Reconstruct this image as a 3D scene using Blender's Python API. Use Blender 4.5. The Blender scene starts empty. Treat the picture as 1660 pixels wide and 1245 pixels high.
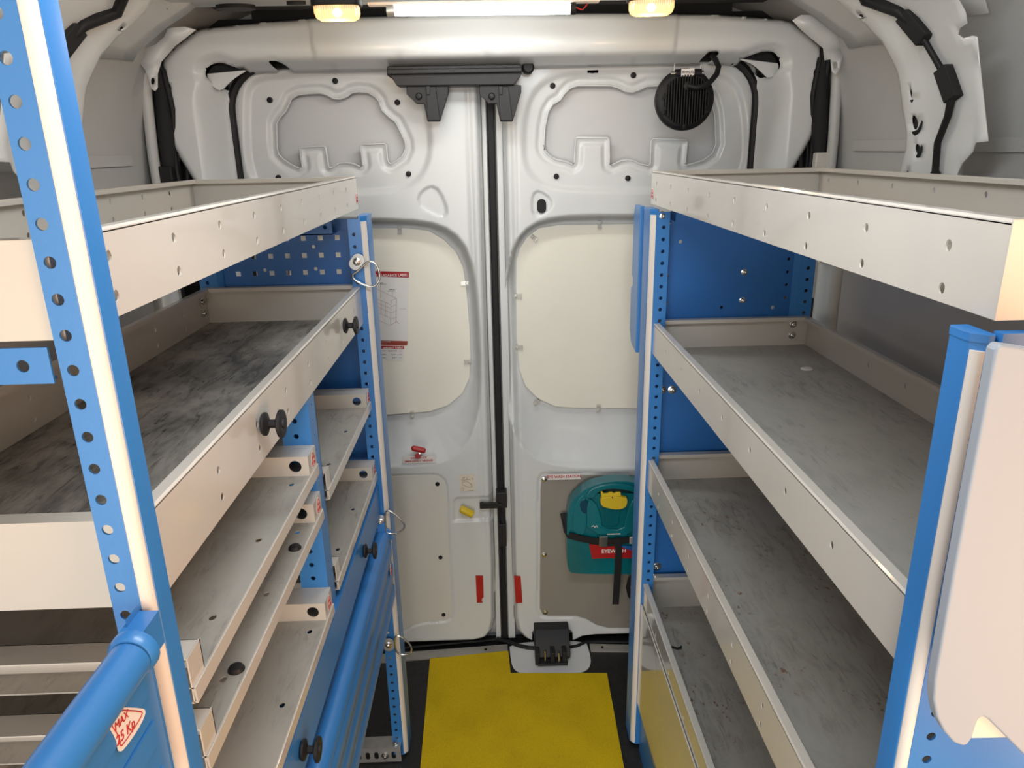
import bpy, bmesh, math, random
import numpy as np
from mathutils import Vector, Matrix
from mathutils.geometry import delaunay_2d_cdt
random.seed(4)
PI = math.pi
SC = bpy.context.scene
COL = SC.collection

# ------------------------------------------------------------------ camera
FPX = 1177.39
PITCH, YAW, ROLL = 0.313448, 0.021924, -0.020361
CAM = np.array([0.0, 0.0, 1.60])
def cam_rot():
    cp, sp = math.cos(PITCH), math.sin(PITCH); cy, sy = math.cos(YAW), math.sin(YAW)
    cr, sr = math.cos(ROLL), math.sin(ROLL)
    f = np.array([sy*cp, cy*cp, -sp]); r = np.array([cy, -sy, 0.0]); u = np.cross(r, f)
    return np.array([cr*r + sr*u, -sr*r + cr*u, -f])
RC = cam_rot()
cd = bpy.data.cameras.new('camera'); cam = bpy.data.objects.new('camera', cd); COL.objects.link(cam)
m = Matrix.Identity(4)
for i in range(3):
    for j in range(3): m[i][j] = RC[j][i]
    m[i][3] = CAM[i]
cam.matrix_world = m
cd.sensor_width = 36.0; cd.lens = FPX/1660*36.0; cd.clip_start = 0.02
SC.camera = cam

# ------------------------------------------------------------------ light, exposure
SC.view_settings.view_transform = 'Standard'; SC.view_settings.look = 'None'
SC.view_settings.gamma = 1.0; SC.view_settings.use_curve_mapping = False
SC.view_settings.exposure = 0.15
w = bpy.data.worlds.new('world'); SC.world = w; w.use_nodes = True
w.node_tree.nodes['Background'].inputs[0].default_value = (0.75, 0.86, 1.0, 1)
w.node_tree.nodes['Background'].inputs[1].default_value = 0.25
def area(name, loc, direction, sx, sy, power, colr, spread=PI):
    l = bpy.data.lights.new(name, 'AREA'); l.shape = 'RECTANGLE'; l.size = sx; l.size_y = sy
    l.energy = power; l.color = colr; l.spread = spread
    o = bpy.data.objects.new(name, l); COL.objects.link(o); o.location = loc
    o.rotation_euler = Vector(direction).to_track_quat('-Z', 'Y').to_euler()
    return o
# daylight coming in through the open side door (right of and behind the camera)
area('side_door_daylight', (1.0, -0.35, 1.15), (-1, 0.25, -0.02), 0.9, 1.5, 27.0, (1.0, 0.56, 0.27))
# added unseen fill behind the camera, brightens the faces turned towards it
area('front_fill', (-0.38, -1.15, 1.0), (0.12, 1, -0.05), 0.9, 1.4, 30.0, (1.0, 0.95, 0.87))
# the white strip lamp on the rear roof bow and an added, unseen roof fill
area('strip_lamp_light', (-0.01, 1.70, 1.868), (0, -0.15, -1), 0.36, 0.02, 1.5, (0.95, 0.98, 0.97))
area('front_roof_fill', (0.02, 0.55, 1.93), (0, 0.75, -1), 0.5, 0.12, 5.5, (0.86, 0.94, 1.0))
for lx in (-0.295, 0.328):
    l = bpy.data.lights.new('roof_lamp_bulb', 'POINT'); l.energy = 0.6; l.color = (1.0, 0.68, 0.36); l.shadow_soft_size = 0.02
    o = bpy.data.objects.new('roof_lamp_bulb', l); COL.objects.link(o); o.location = (lx, 1.60, 1.83)

# ------------------------------------------------------------------ pixel -> world point on a given plane
def at(u, v, x=None, y=None, z=None):
    d = RC.T @ np.array([(u-830)/FPX, -(v-622.5)/FPX, -1.0])
    if x is not None: t = (x-CAM[0])/d[0]
    elif y is not None: t = (y-CAM[1])/d[1]
    else: t = (z-CAM[2])/d[2]
    return CAM + t*d
def xz(pts, y): return [(float(p[0]), float(p[2])) for p in (at(a, b, y=y) for a, b in pts)]

# ------------------------------------------------------------------ materials
MATS = {}
def _new(name):
    mt = bpy.data.materials.new(name); mt.use_nodes = True
    MATS[name] = mt
    return mt, mt.node_tree.nodes, mt.node_tree.links, mt.node_tree.nodes['Principled BSDF']
def mat(name, col, rough=0.4, metal=0.0, coat=0.0, spec=0.5, coat_rough=0.05, emis=None, estr=0, alpha=1, trans=0, var=0.0, vscale=8, bump=0.0, bscale=200):
    mt, N, L, b = _new(name)
    b.inputs['Base Color'].default_value = (*col, 1); b.inputs['Roughness'].default_value = rough
    b.inputs['Metallic'].default_value = metal; b.inputs['Coat Weight'].default_value = coat
    b.inputs['Coat Roughness'].default_value = coat_rough
    b.inputs['Specular IOR Level'].default_value = spec
    b.inputs['Alpha'].default_value = alpha; b.inputs['Transmission Weight'].default_value = trans
    if emis: b.inputs['Emission Color'].default_value = (*emis, 1); b.inputs['Emission Strength'].default_value = estr
    tc = N.new('ShaderNodeTexCoord')
    if var:
        n = N.new('ShaderNodeTexNoise'); n.inputs['Scale'].default_value = vscale; n.inputs['Detail'].default_value = 5
        L.new(tc.outputs['Object'], n.inputs['Vector'])
        r = N.new('ShaderNodeValToRGB'); r.color_ramp.elements[0].position = 0.3; r.color_ramp.elements[1].position = 0.7
        r.color_ramp.elements[0].color = (*[c*(1-var) for c in col], 1); r.color_ramp.elements[1].color = (*[min(1, c*(1+var*0.4)) for c in col], 1)
        L.new(n.outputs['Fac'], r.inputs['Fac']); L.new(r.outputs['Color'], b.inputs['Base Color'])
    if bump:
        n = N.new('ShaderNodeTexNoise'); n.inputs['Scale'].default_value = bscale; n.inputs['Detail'].default_value = 3
        L.new(tc.outputs['Object'], n.inputs['Vector'])
        bp = N.new('ShaderNodeBump'); bp.inputs['Strength'].default_value = bump; bp.inputs['Distance'].default_value = 0.002
        L.new(n.outputs['Fac'], bp.inputs['Height']); L.new(bp.outputs['Normal'], b.inputs['Normal'])
    return mt
mat('van_paint', (0.65, 0.665, 0.665), 0.38, coat=0.25, coat_rough=0.12, var=0.03, vscale=3)
mat('door_skin_dim', (0.56, 0.565, 0.57), 0.35)  # van paint greyed for the dimness inside the upper door openings
mat('skin_paint', (0.50, 0.50, 0.49), 0.45, var=0.08, vscale=4)
mat('shelf_grey', (0.545, 0.51, 0.46), 0.30, coat=0.6, coat_rough=0.06, var=0.05, vscale=5)
mat('shelf_gloss', (0.50, 0.485, 0.45), 0.16, coat=1.0, coat_rough=0.03, spec=0.8)
mat('blue', (0.032, 0.185, 0.50), 0.36, coat=0.25, coat_rough=0.2, bump=0.04, bscale=400)
mat('blue_panel', (0.018, 0.135, 0.43), 0.40, var=0.12, vscale=4)
mat('trim_white', (0.72, 0.66, 0.60), 0.45)
mat('board_cream', (0.84, 0.81, 0.71), 0.42, coat=0.2, coat_rough=0.3, var=0.04, vscale=5)
mat('board_grey', (0.27, 0.25, 0.22), 0.5, var=0.06)
mat('board_white', (0.66, 0.645, 0.60), 0.5, var=0.03)
mat('black', (0.009, 0.009, 0.010), 0.55, spec=0.3, bump=0.1)
mat('black_soft', (0.007, 0.007, 0.008), 0.8)
mat('black_plastic', (0.013, 0.0125, 0.0145), 0.5, spec=0.35, bump=0.1, bscale=600)
mat('steel', (0.62, 0.61, 0.58), 0.25, metal=1.0)
mat('galv', (0.52, 0.53, 0.53), 0.42, metal=0.7, var=0.15, vscale=40)
mat('alu', (0.52, 0.50, 0.46), 0.4, metal=0.6)
mat('red', (0.42, 0.010, 0.012), 0.4)
mat('red_ink', (0.45, 0.03, 0.03), 0.5)
mat('dark_red_ink', (0.30, 0.05, 0.03), 0.5)
mat('ink', (0.07, 0.06, 0.06), 0.5)
mat('paper', (0.76, 0.745, 0.72), 0.4)
mat('sticker_white', (0.78, 0.74, 0.72), 0.35)
mat('pale_red_ink', (0.42, 0.24, 0.25), 0.5)
mat('yellow_plastic', (0.68, 0.48, 0.02), 0.4)
mat('teal', (0.002, 0.15, 0.18), 0.28, coat=0.4, coat_rough=0.15, var=0.25, vscale=7)
mat('teal_dark', (0.0, 0.05, 0.10), 0.3)
mat('teal_light', (0.004, 0.16, 0.19), 0.3, coat=0.3)
mat('clip_clear', (0.55, 0.54, 0.5), 0.15, coat=1.0)
mat('led', (1, 1, 1), 0.4, emis=(0.95, 0.98, 0.95), estr=19.0)
mat('bulb', (1, 0.8, 0.5), 0.4, emis=(1.0, 0.66, 0.28), estr=22.0)
mat('plug_white', (0.60, 0.58, 0.53), 0.5)
mat('bin_grey', (0.30, 0.335, 0.39), 0.5)
mat('lining_grey', (0.52, 0.52, 0.53), 0.3, var=0.12, vscale=3)
mat('cream', (0.72, 0.64, 0.52), 0.4)
mat('floor_rubber', (0.011, 0.011, 0.012), 0.55, var=0.5, vscale=60, bump=0.3, bscale=300)

def mat_lens():
    mt, N, L, b = _new('lens')
    b.inputs['Base Color'].default_value = (1.0, 0.80, 0.55, 1); b.inputs['Roughness'].default_value = 0.12
    b.inputs['Emission Color'].default_value = (1.0, 0.58, 0.25, 1)
    tc = N.new('ShaderNodeTexCoord'); wv = N.new('ShaderNodeTexWave'); wv.inputs['Scale'].default_value = 70; wv.bands_direction = 'X'
    L.new(tc.outputs['Object'], wv.inputs['Vector'])
    mr = N.new('ShaderNodeMapRange'); mr.inputs['To Min'].default_value = 0.45; mr.inputs['To Max'].default_value = 1.15
    L.new(wv.outputs['Fac'], mr.inputs['Value']); L.new(mr.outputs['Result'], b.inputs['Emission Strength'])
    bp = N.new('ShaderNodeBump'); bp.inputs['Strength'].default_value = 0.5; bp.inputs['Distance'].default_value = 0.002
    L.new(wv.outputs['Fac'], bp.inputs['Height']); L.new(bp.outputs['Normal'], b.inputs['Normal'])
    tr = N.new('ShaderNodeBsdfTransparent'); tr.inputs[0].default_value = (1, 0.85, 0.6, 1)
    mx = N.new('ShaderNodeMixShader'); mx.inputs[0].default_value = 0.6
    L.new(tr.outputs[0], mx.inputs[1]); L.new(b.outputs[0], mx.inputs[2])
    L.new(mx.outputs[0], N['Material Output'].inputs['Surface'])
mat_lens()

def mat_worn(name, base, scuff, amount, rust=0.0, stretch=(1, 1, 1), seed=0.0):
    """painted shelf bottom with dirt smears, fine scratches and rust specks"""
    mt, N, L, b = _new(name)
    b.inputs['Roughness'].default_value = 0.42; b.inputs['Specular IOR Level'].default_value = 0.35
    tc = N.new('ShaderNodeTexCoord')
    def noise(scale, detail, sc, dist=0.0, rot=0.0):
        mp = N.new('ShaderNodeMapping'); mp.inputs['Scale'].default_value = sc; mp.inputs['Location'].default_value = (seed, seed*1.7, 0)
        mp.inputs['Rotation'].default_value = (0, 0, rot)
        L.new(tc.outputs['Object'], mp.inputs['Vector'])
        n = N.new('ShaderNodeTexNoise'); n.inputs['Scale'].default_value = scale; n.inputs['Detail'].default_value = detail
        n.inputs['Roughness'].default_value = 0.65; n.inputs['Distortion'].default_value = dist
        L.new(mp.outputs[0], n.inputs['Vector']); return n
    def ramp(n, a, c):
        r = N.new('ShaderNodeValToRGB'); r.color_ramp.elements[0].position = a; r.color_ramp.elements[1].position = c
        L.new(n.outputs['Fac'], r.inputs['Fac']); return r
    def mul(a, c):
        q = N.new('ShaderNodeMath'); q.operation = 'MULTIPLY'
        L.new(a, q.inputs[0])
        if isinstance(c, float): q.inputs[1].default_value = c
        else: L.new(c, q.inputs[1])
        return q.outputs[0]
    def mix(fac, a, c):
        q = N.new('ShaderNodeMixRGB'); L.new(fac, q.inputs[0])
        if isinstance(a, tuple): q.inputs[1].default_value = (*a, 1)
        else: L.new(a, q.inputs[1])
        q.inputs[2].default_value = (*c, 1); return q.outputs[0]
    big = ramp(noise(4.5, 8, stretch, 0.4, 0.5), 0.38, 0.62)
    fine = ramp(noise(30, 9, (1.0, 0.30, 1), 1.2, 0.6), 0.46, 0.60)
    streak = ramp(noise(75, 6, (1.0, 0.18, 1), 1.0, 0.75), 0.56, 0.62)
    c0 = mix(mul(big.outputs[0], amount), base, scuff)
    c1 = mix(mul(mul(big.outputs[0], fine.outputs[0]), amount*0.85), c0, tuple(s*0.45 for s in scuff))
    c2 = mix(mul(mul(streak.outputs[0], big.outputs[0]), amount), c1, tuple(s*0.2 for s in scuff))
    if rust:
        sp = ramp(noise(90, 4, (1, 0.6, 1)), 0.60, 0.66); pl = ramp(noise(6, 3, (1, 1, 1)), 0.52, 0.62)
        c2 = mix(mul(mul(sp.outputs[0], pl.outputs[0]), rust), c2, (0.16, 0.075, 0.03))
    L.new(c2, b.inputs['Base Color'])
mat_worn('worn_dark', (0.43, 0.405, 0.365), (0.17, 0.165, 0.16), 1.0, stretch=(1.3, 0.9, 1), seed=3.3)
mat_worn('worn_light', (0.385, 0.365, 0.325), (0.29, 0.27, 0.235), 0.32, rust=0.3, seed=1.1)
mat_worn('worn_rust', (0.37, 0.355, 0.32), (0.27, 0.245, 0.205), 0.42, rust=1.0, seed=7.0)
mat_worn('worn_plain', (0.37, 0.35, 0.315), (0.27, 0.255, 0.225), 0.4, seed=5.0)
def mat_matting():
    mt, N, L, b = _new('mat_yellow'); b.inputs['Roughness'].default_value = 0.75; b.inputs['Specular IOR Level'].default_value = 0.2
    tc = N.new('ShaderNodeTexCoord'); n = N.new('ShaderNodeTexNoise'); n.inputs['Scale'].default_value = 7; n.inputs['Detail'].default_value = 6
    L.new(tc.outputs['Object'], n.inputs['Vector'])
    r = N.new('ShaderNodeValToRGB'); r.color_ramp.elements[0].position = 0.32; r.color_ramp.elements[1].position = 0.55
    r.color_ramp.elements[0].color = (0.55, 0.375, 0.006, 1); r.color_ramp.elements[1].color = (0.63, 0.44, 0.006, 1)
    L.new(n.outputs['Fac'], r.inputs['Fac'])
    n2 = N.new('ShaderNodeTexNoise'); n2.inputs['Scale'].default_value = 350; n2.inputs['Detail'].default_value = 3
    L.new(tc.outputs['Object'], n2.inputs['Vector'])
    r2 = N.new('ShaderNodeValToRGB'); r2.color_ramp.elements[0].position = 0.30; r2.color_ramp.elements[1].position = 0.45
    r2.color_ramp.elements[0].color = (0.55, 0.5, 0.4, 1)
    L.new(n2.outputs['Fac'], r2.inputs['Fac'])
    q = N.new('ShaderNodeMixRGB'); q.blend_type = 'MULTIPLY'; q.inputs[0].default_value = 0.6
    L.new(r.outputs[0], q.inputs[1]); L.new(r2.outputs[0], q.inputs[2]); L.new(q.outputs[0], b.inputs['Base Color'])
    bp = N.new('ShaderNodeBump'); bp.inputs['Strength'].default_value = 0.6; bp.inputs['Distance'].default_value = 0.001
    L.new(n2.outputs['Fac'], bp.inputs['Height']); L.new(bp.outputs['Normal'], b.inputs['Normal'])
mat_matting()

# ------------------------------------------------------------------ mesh builder
def circ(cx, cy, r, n=12, ry=None, a0=0.0):
    ry = ry or r
    return [(cx+r*math.cos(a0+2*PI*i/n), cy+ry*math.sin(a0+2*PI*i/n)) for i in range(n)]
def rrect(x0, y0, x1, y1, r, n=5):
    o = []
    for cx, cy, a in ((x1-r, y0+r, -90), (x1-r, y1-r, 0), (x0+r, y1-r, 90), (x0+r, y0+r, 180)):
        for i in range(n+1):
            t = math.radians(a+90*i/n); o.append((cx+r*math.cos(t), cy+r*math.sin(t)))
    return o
def inside(p, poly):
    x, y = p; c = False; j = len(poly)-1
    for i in range(len(poly)):
        xi, yi = poly[i]; xj, yj = poly[j]
        if (yi > y) != (yj > y) and x < (xj-xi)*(y-yi)/(yj-yi)+xi: c = not c
        j = i
    return c
def smooth_closed(pts, k=2):
    for _ in range(k):
        o = []
        for i in range(len(pts)):
            a, b = pts[i], pts[(i+1) % len(pts)]
            o.append((a[0]*.75+b[0]*.25, a[1]*.75+b[1]*.25)); o.append((a[0]*.25+b[0]*.75, a[1]*.25+b[1]*.75))
        pts = o
    return pts
def tri2d(outline, holes, extra=()):
    vs, es = [], []
    for loop in [outline]+list(holes):
        b = len(vs); vs += [Vector(p) for p in loop]; n = len(loop)
        es += [(b+i, b+(i+1) % n) for i in range(n)]
    vs += [Vector(p) for p in extra]
    V, E_, F, *_ = delaunay_2d_cdt(vs, es, [], 0, 1e-7)
    keep = []
    for f in F:
        c = ((V[f[0]].x+V[f[1]].x+V[f[2]].x)/3, (V[f[0]].y+V[f[1]].y+V[f[2]].y)/3)
        if inside(c, outline) and not any(inside(c, h) for h in holes): keep.append(tuple(f))
    return [(v.x, v.y) for v in V], keep
class MB:
    def __init__(s): s.v = []; s.f = []; s.m = []; s.cur = 0
    def mat(s, i): s.cur = i; return s
    def add(s, vs, fs):
        b = len(s.v); s.v += [tuple(float(c) for c in p) for p in vs]
        for f in fs: s.f.append(tuple(b+i for i in f)); s.m.append(s.cur)
        return s
    def box(s, x0, x1, y0, y1, z0, z1):
        if x0 > x1: x0, x1 = x1, x0
        vs = [(x, y, z) for x in (x0, x1) for y in (y0, y1) for z in (z0, z1)]
        return s.add(vs, [(0, 1, 3, 2), (4, 6, 7, 5), (0, 4, 5, 1), (2, 3, 7, 6), (0, 2, 6, 4), (1, 5, 7, 3)])
    def plate(s, outline, holes, o, ex, ey, th):
        """flat sheet of thickness th along ex x ey, real holes"""
        o, ex, ey = Vector(o), Vector(ex), Vector(ey); n = ex.cross(ey).normalized()*th
        V, F = tri2d(outline, holes)
        P0 = [o+ex*a+ey*b for a, b in V]; P1 = [p+n for p in P0]; k = len(P0)
        fs = [tuple(reversed(f)) for f in F]+[tuple(i+k for i in f) for f in F]
        ed = {}
        for f in F:
            for i in range(3):
                e = (f[i], f[(i+1) % 3]); ed[e] = ed.get(e, 0)+1
        for (a, b) in ed:
            if (b, a) not in ed: fs.append((a, b, b+k, a+k))
        return s.add(P0+P1, fs)
    def prism(s, prof, o, ex, ey, ax, closed=True):
        """profile (2D) extruded by vector ax, capped"""
        o, ex, ey, ax = Vector(o), Vector(ex), Vector(ey), Vector(ax)
        P0 = [o+ex*a+ey*b for a, b in prof]; P1 = [p+ax for p in P0]; n = len(prof)
        fs = [(i, (i+1) % n, (i+1) % n+n, i+n) for i in range(n if closed else n-1)]
        if closed: fs += [tuple(range(n-1, -1, -1)), tuple(range(n, 2*n))]
        return s.add(P0+P1, fs)
    def tube(s, pts, r, n=10, closed=False, rr=None):
        pts = [Vector(p) for p in pts]; N = len(pts); rings = []
        up = None
        for i, p in enumerate(pts):
            a = pts[(i-1) % N] if (closed or i > 0) else p; b = pts[(i+1) % N] if (closed or i < N-1) else p
            t = (b-a).normalized()
            if up is None:
                up = Vector((0, 0, 1)) if abs(t.z) < 0.9 else Vector((1, 0, 0))
            u = (up-t*up.dot(t)).normalized(); w_ = t.cross(u); up = u
            q = rr[i] if rr else r
            rings.append([p+(u*math.cos(2*PI*k/n)+w_*math.sin(2*PI*k/n))*q for k in range(n)])
        vs = [v for g in rings for v in g]; fs = []
        for i in range(N if closed else N-1):
            j = (i+1) % N
            for k in range(n): fs.append((i*n+k, i*n+(k+1) % n, j*n+(k+1) % n, j*n+k))
        if not closed: fs += [tuple(range(n-1, -1, -1)), tuple((N-1)*n+k for k in range(n))]
        return s.add(vs, fs)
    def lathe(s, prof, o, ax, n=20):
        """prof: list of (radius, height along ax)"""
        o, ax = Vector(o), Vector(ax).normalized()
        u = ax.orthogonal().normalized(); w_ = ax.cross(u); vs = []; fs = []
        for r, h in prof:
            vs += [o+ax*h+(u*math.cos(2*PI*k/n)+w_*math.sin(2*PI*k/n))*r for k in range(n)]
        for i in range(len(prof)-1):
            for k in range(n): fs.append((i*n+k, i*n+(k+1) % n, (i+1)*n+(k+1) % n, (i+1)*n+k))
        fs += [tuple(range(n-1, -1, -1)), tuple((len(prof)-1)*n+k for k in range(n))]
        return s.add(vs, fs)
def wloc(o):
    p = Vector((0, 0, 0))
    while o is not None: p += o.location; o = o.parent
    return p
def obj(name, mb, mats, parent=None, bevel=0, seg=2, smooth=35, **props):
    mats = [mats] if isinstance(mats, str) else mats
    off = Vector((0, 0, 0))
    if parent is not None: off = wloc(parent)
    elif mb.v:
        a = np.array(mb.v); off = Vector(((a[:, 0].min()+a[:, 0].max())/2, (a[:, 1].min()+a[:, 1].max())/2, a[:, 2].min()))
    me = bpy.data.meshes.new(name)
    me.from_pydata([(p[0]-off.x, p[1]-off.y, p[2]-off.z) for p in mb.v], [], mb.f)
    for k in mats: me.materials.append(MATS[k])
    me.polygons.foreach_set('material_index', mb.m)
    bm = bmesh.new(); bm.from_mesh(me)
    bmesh.ops.remove_doubles(bm, verts=bm.verts, dist=1e-6)
    bmesh.ops.recalc_face_normals(bm, faces=bm.faces); bm.to_mesh(me); bm.free()
    me.update()
    me.shade_smooth()
    me.set_sharp_from_angle(angle=math.radians(smooth))
    o = bpy.data.objects.new(name, me); COL.objects.link(o)
    if parent is not None: o.parent = parent
    else: o.location = off
    if bevel:
        b = o.modifiers.new('bevel', 'BEVEL'); b.width = bevel; b.segments = seg; b.limit_method = 'ANGLE'; b.angle_limit = math.radians(40); b.harden_normals = True
    for k, v in props.items(): o[k] = v
    return o
def thing(name, loc, label, cat, group=None):
    o = bpy.data.objects.new(name, None); COL.objects.link(o); o.location = loc; o.empty_display_size = 0.05
    o['label'] = label; o['category'] = cat
    if group: o['group'] = group
    return o
def struct(name, mb, mats, parent=None, **k):
    o = obj(name, mb, mats, parent, **k)
    if parent is None: o['kind'] = 'structure'
    return o
def text_mesh(body, size, ex, ey, o, align='CENTER', extr=0.0003, spacing=1.0, offset=0.0, name='t'):
    """lettering as real mesh data laid on a plane (origin o, right ex, up ey)"""
    c = bpy.data.curves.new(name, 'FONT'); c.body = body; c.size = size; c.align_x = align; c.align_y = 'CENTER'
    c.extrude = extr; c.space_character = spacing; c.offset = offset; c.resolution_u = 2
    t = bpy.data.objects.new(name, c); COL.objects.link(t)
    dg = bpy.context.evaluated_depsgraph_get(); dg.update()
    me = bpy.data.meshes.new_from_object(t.evaluated_get(dg))
    ex, ey = Vector(ex), Vector(ey); n = ex.cross(ey); o = Vector(o)
    vs = [o+ex*v.co.x+ey*v.co.y+n*v.co.z for v in me.vertices]; fs = [tuple(p.vertices) for p in me.polygons]
    bpy.data.objects.remove(t); bpy.data.curves.remove(c); bpy.data.meshes.remove(me)
    return vs, fs

# ------------------------------------------------------------------ signed distance helpers for pressed sheet metal
def sdf(X, Z, poly):
    P = np.asarray(poly); n = len(P); d = np.full(X.shape, 1e9); ins = np.zeros(X.shape, bool)
    for i in range(n):
        a = P[i]; b = P[(i+1) % n]; e = b-a; L2 = (e**2).sum()
        if L2 < 1e-14: continue
        wx, wz = X-a[0], Z-a[1]
        t = np.clip((wx*e[0]+wz*e[1])/L2, 0, 1)
        d = np.minimum(d, (wx-e[0]*t)**2+(wz-e[1]*t)**2)
        if a[1] != b[1]:
            c = ((a[1] > Z) != (b[1] > Z)) & (X < (b[0]-a[0])*(Z-a[1])/(b[1]-a[1])+a[0])
            ins ^= c
    d = np.sqrt(d)
    return np.where(ins, -d, d)
def sst(x, a, b):
    t = np.clip((x-a)/(b-a), 0, 1); return t*t*(3-2*t)
def sheet(x0, x1, z0, z1, h, outline, cut, depth, snaps, yb):
    """grid in the x-z plane; vertices close to feature lines are snapped on them; depth(X,Z) gives y"""
    nx, nz = int((x1-x0)/h)+1, int((z1-z0)/h)+1
    X, Z = np.meshgrid(np.linspace(x0, x1, nx), np.linspace(z0, z1, nz))
    hx = (x1-x0)/(nx-1)
    for poly in ([outline]+list(cut)+list(snaps))*2:
        d = sdf(X, Z, poly); e = 1e-4
        gx = (sdf(X+e, Z, poly)-d)/e; gz = (sdf(X, Z+e, poly)-d)/e
        k = (np.abs(d) < hx*0.62); g = np.maximum(np.sqrt(gx**2+gz**2), .5)
        X = np.where(k, X-d*gx/g, X); Z = np.where(k, Z-d*gz/g, Z)
    Y = yb+depth(X, Z)
    dO = sdf(X, Z, outline)
    bad = dO > 1e-4
    for c in cut: bad |= sdf(X, Z, c) < -1e-4
    mb = MB(); mb.v = [tuple(p) for p in np.stack([X.ravel(), Y.ravel(), Z.ravel()], 1).tolist()]
    for j in range(nz-1):
        for i in range(nx-1):
            if bad[j, i] or bad[j, i+1] or bad[j+1, i] or bad[j+1, i+1]: continue
            a = j*nx+i; mb.f.append((a, a+1, a+nx+1, a+nx)); mb.m.append(0)
    used = sorted({i for f in mb.f for i in f}); mp = {u: k for k, u in enumerate(used)}
    mb.v = [mb.v[u] for u in used]; mb.f = [tuple(mp[i] for i in f) for f in mb.f]
    return mb

# ================================================================== SETTING
struct('floor', MB().box(-0.92, 0.92, -1.3, 2.06, -0.03, 0.0), 'floor_rubber')
struct('wall_front', MB().box(-0.92, 0.92, -1.32, -1.30, -0.03, 2.03), 'van_paint')
# van side: skin profile (x outward, z)
PROF = [(0.89, 0.0), (0.905, 0.6), (0.90, 1.2), (0.89, 1.50), (0.872, 1.66), (0.84, 1.79), (0.78, 1.885), (0.69, 1.94), (0.62, 1.965)]
def wall(sgn, name, label_y):
    mb = MB(); cx = 0.015
    ys = [-1.3, -0.85, 0.12, 2.18]
    for k in range(3):
        for (xa, za), (xb, zb) in zip(PROF[:-1], PROF[1:]):
            if sgn > 0 and k == 1 and za < 1.6: continue        # the open sliding door on the right
            mb.add([(cx+sgn*xa, ys[k], za), (cx+sgn*xa, ys[k+1], za), (cx+sgn*xb, ys[k+1], zb), (cx+sgn*xb, ys[k], zb)], [(0, 1, 2, 3)])
    # swage line pressed into the skin
    mb.prism([(-0.004, -0.012), (0, -0.008), (0, 0.008), (-0.004, 0.012)] if sgn > 0 else [(0.004, 0.012), (0, 0.008), (0, -0.008), (0.004, -0.012)],
             (cx+sgn*0.878, 0.4, 1.59), (1, 0, 0), (0, 0, 1), (0, 1.45, 0))
    return struct(name, mb, 'skin_paint', smooth=50)
wall(-1, 'wall_left', 0); wall(1, 'wall_right', 0)
mb = MB()
mb.add([(-0.62, -1.3, 1.965), (0.65, -1.3, 1.965), (0.65, 2.18, 1.965), (-0.62, 2.18, 1.965)], [(0, 1, 2, 3)])
for yb in (0.3, 0.8, 1.25):
    mb.prism([(-0.04, 0), (-0.028, -0.022), (0.028, -0.022), (0.04, 0)], (-0.63, yb, 1.965), (0, 1, 0), (0, 0, 1), (1.29, 0, 0))
struct('ceiling', mb, 'van_paint')

# ---- rear frame (D posts + header) as one pressed sheet round the door opening
YF = 1.95
outerR = [(1100, 22), (1181, 24), (1269, 32), (1284, 36), (1312, 58), (1331, 76), (1335, 90), (1333, 126), (1322, 136), (1330, 146), (1331, 192), (1318, 222), (1287, 275)]
outerL = [(498, 30), (420, 36), (330, 46), (316, 50), (285, 76), (264, 97), (261, 105), (269, 153), (274, 162), (271, 170), (272, 226), (290, 256), (318, 302)]
oR = xz(outerR, YF); oL = xz(outerL, YF)
frame_out = [(0.78, -0.02)]+[(0.78, 1.2)]+oR[::-1]+[(0.015, 1.915)]+oL+[(-0.75, 1.2), (-0.75, -0.02)]
open_in = rrect(-0.680, -0.30, 0.713, 1.800, 0.10, 8)
eyeR = smooth_closed(xz([(1209, 93), (1225, 86), (1243, 81), (1259, 82), (1268, 93), (1271, 106), (1268, 114), (1255, 123), (1247, 115), (1234, 103), (1222, 97)], YF), 1)
eyeL = smooth_closed(xz([(327, 117), (331, 108), (340, 102), (355, 99), (371, 105), (389, 111), (372, 121), (360, 131), (349, 143), (338, 138), (329, 127)], YF), 1)
slotL = smooth_closed(xz([(428, 97), (452, 97), (458, 110), (434, 111)], YF), 1)
slotR = smooth_closed(xz([(1145, 83), (1168, 82), (1170, 94), (1150, 98)], YF), 1)
roundR = circ(*xz([(1323, 119)], YF)[0], 0.0075, 12, 0.012); roundL = circ(*xz([(273, 142)], YF)[0], 0.0075, 12, 0.012)
def frame_depth(X, Z):
    d = sdf(X, Z, open_in)
    y = 0.10*(1-sst(d, 0.0, 0.055))**1.0
    y = np.where(Z > 1.80, 0.10*(1-sst(d, 0.0, 0.022)), y)                # the header turns in sharply
    y += -0.012*np.exp(-((Z-1.845)/0.035)**2)*(Z > 1.77)                   # belly of the header
    # panel joints of the header
    for s in (-0.425, 0.462):
        y += 0.0045*sst((X-s)*np.sign(s)-0.10*(Z-1.86), -0.003, 0.003)*sst(Z, 1.77, 1.80)
    do = -sdf(X, Z, frame_out)
    y += 0.010*(1-sst(do, 0.0, 0.012))
    for px_ in (-0.22, 0.0, 0.235):                                        # three half-round dimples on the lower edge
        y += 0.006*np.exp(-(((X-px_)/0.010)**2+((Z-1.812)/0.014)**2))
    for e in (eyeR, eyeL): y += 0.018*(1-sst(sdf(X, Z, e), 0.0, 0.022))
    return y
mb = sheet(-0.87, 0.90, -0.02, 1.93, 0.0052, frame_out, [open_in, eyeR, eyeL, slotL, slotR, roundR, roundL], frame_depth, [], YF)
wr = struct('wall_rear', mb, 'van_paint', smooth=60)
sm = wr.modifiers.new('thick', 'SOLIDIFY'); sm.thickness = 0.0015; sm.offset = 1
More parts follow.
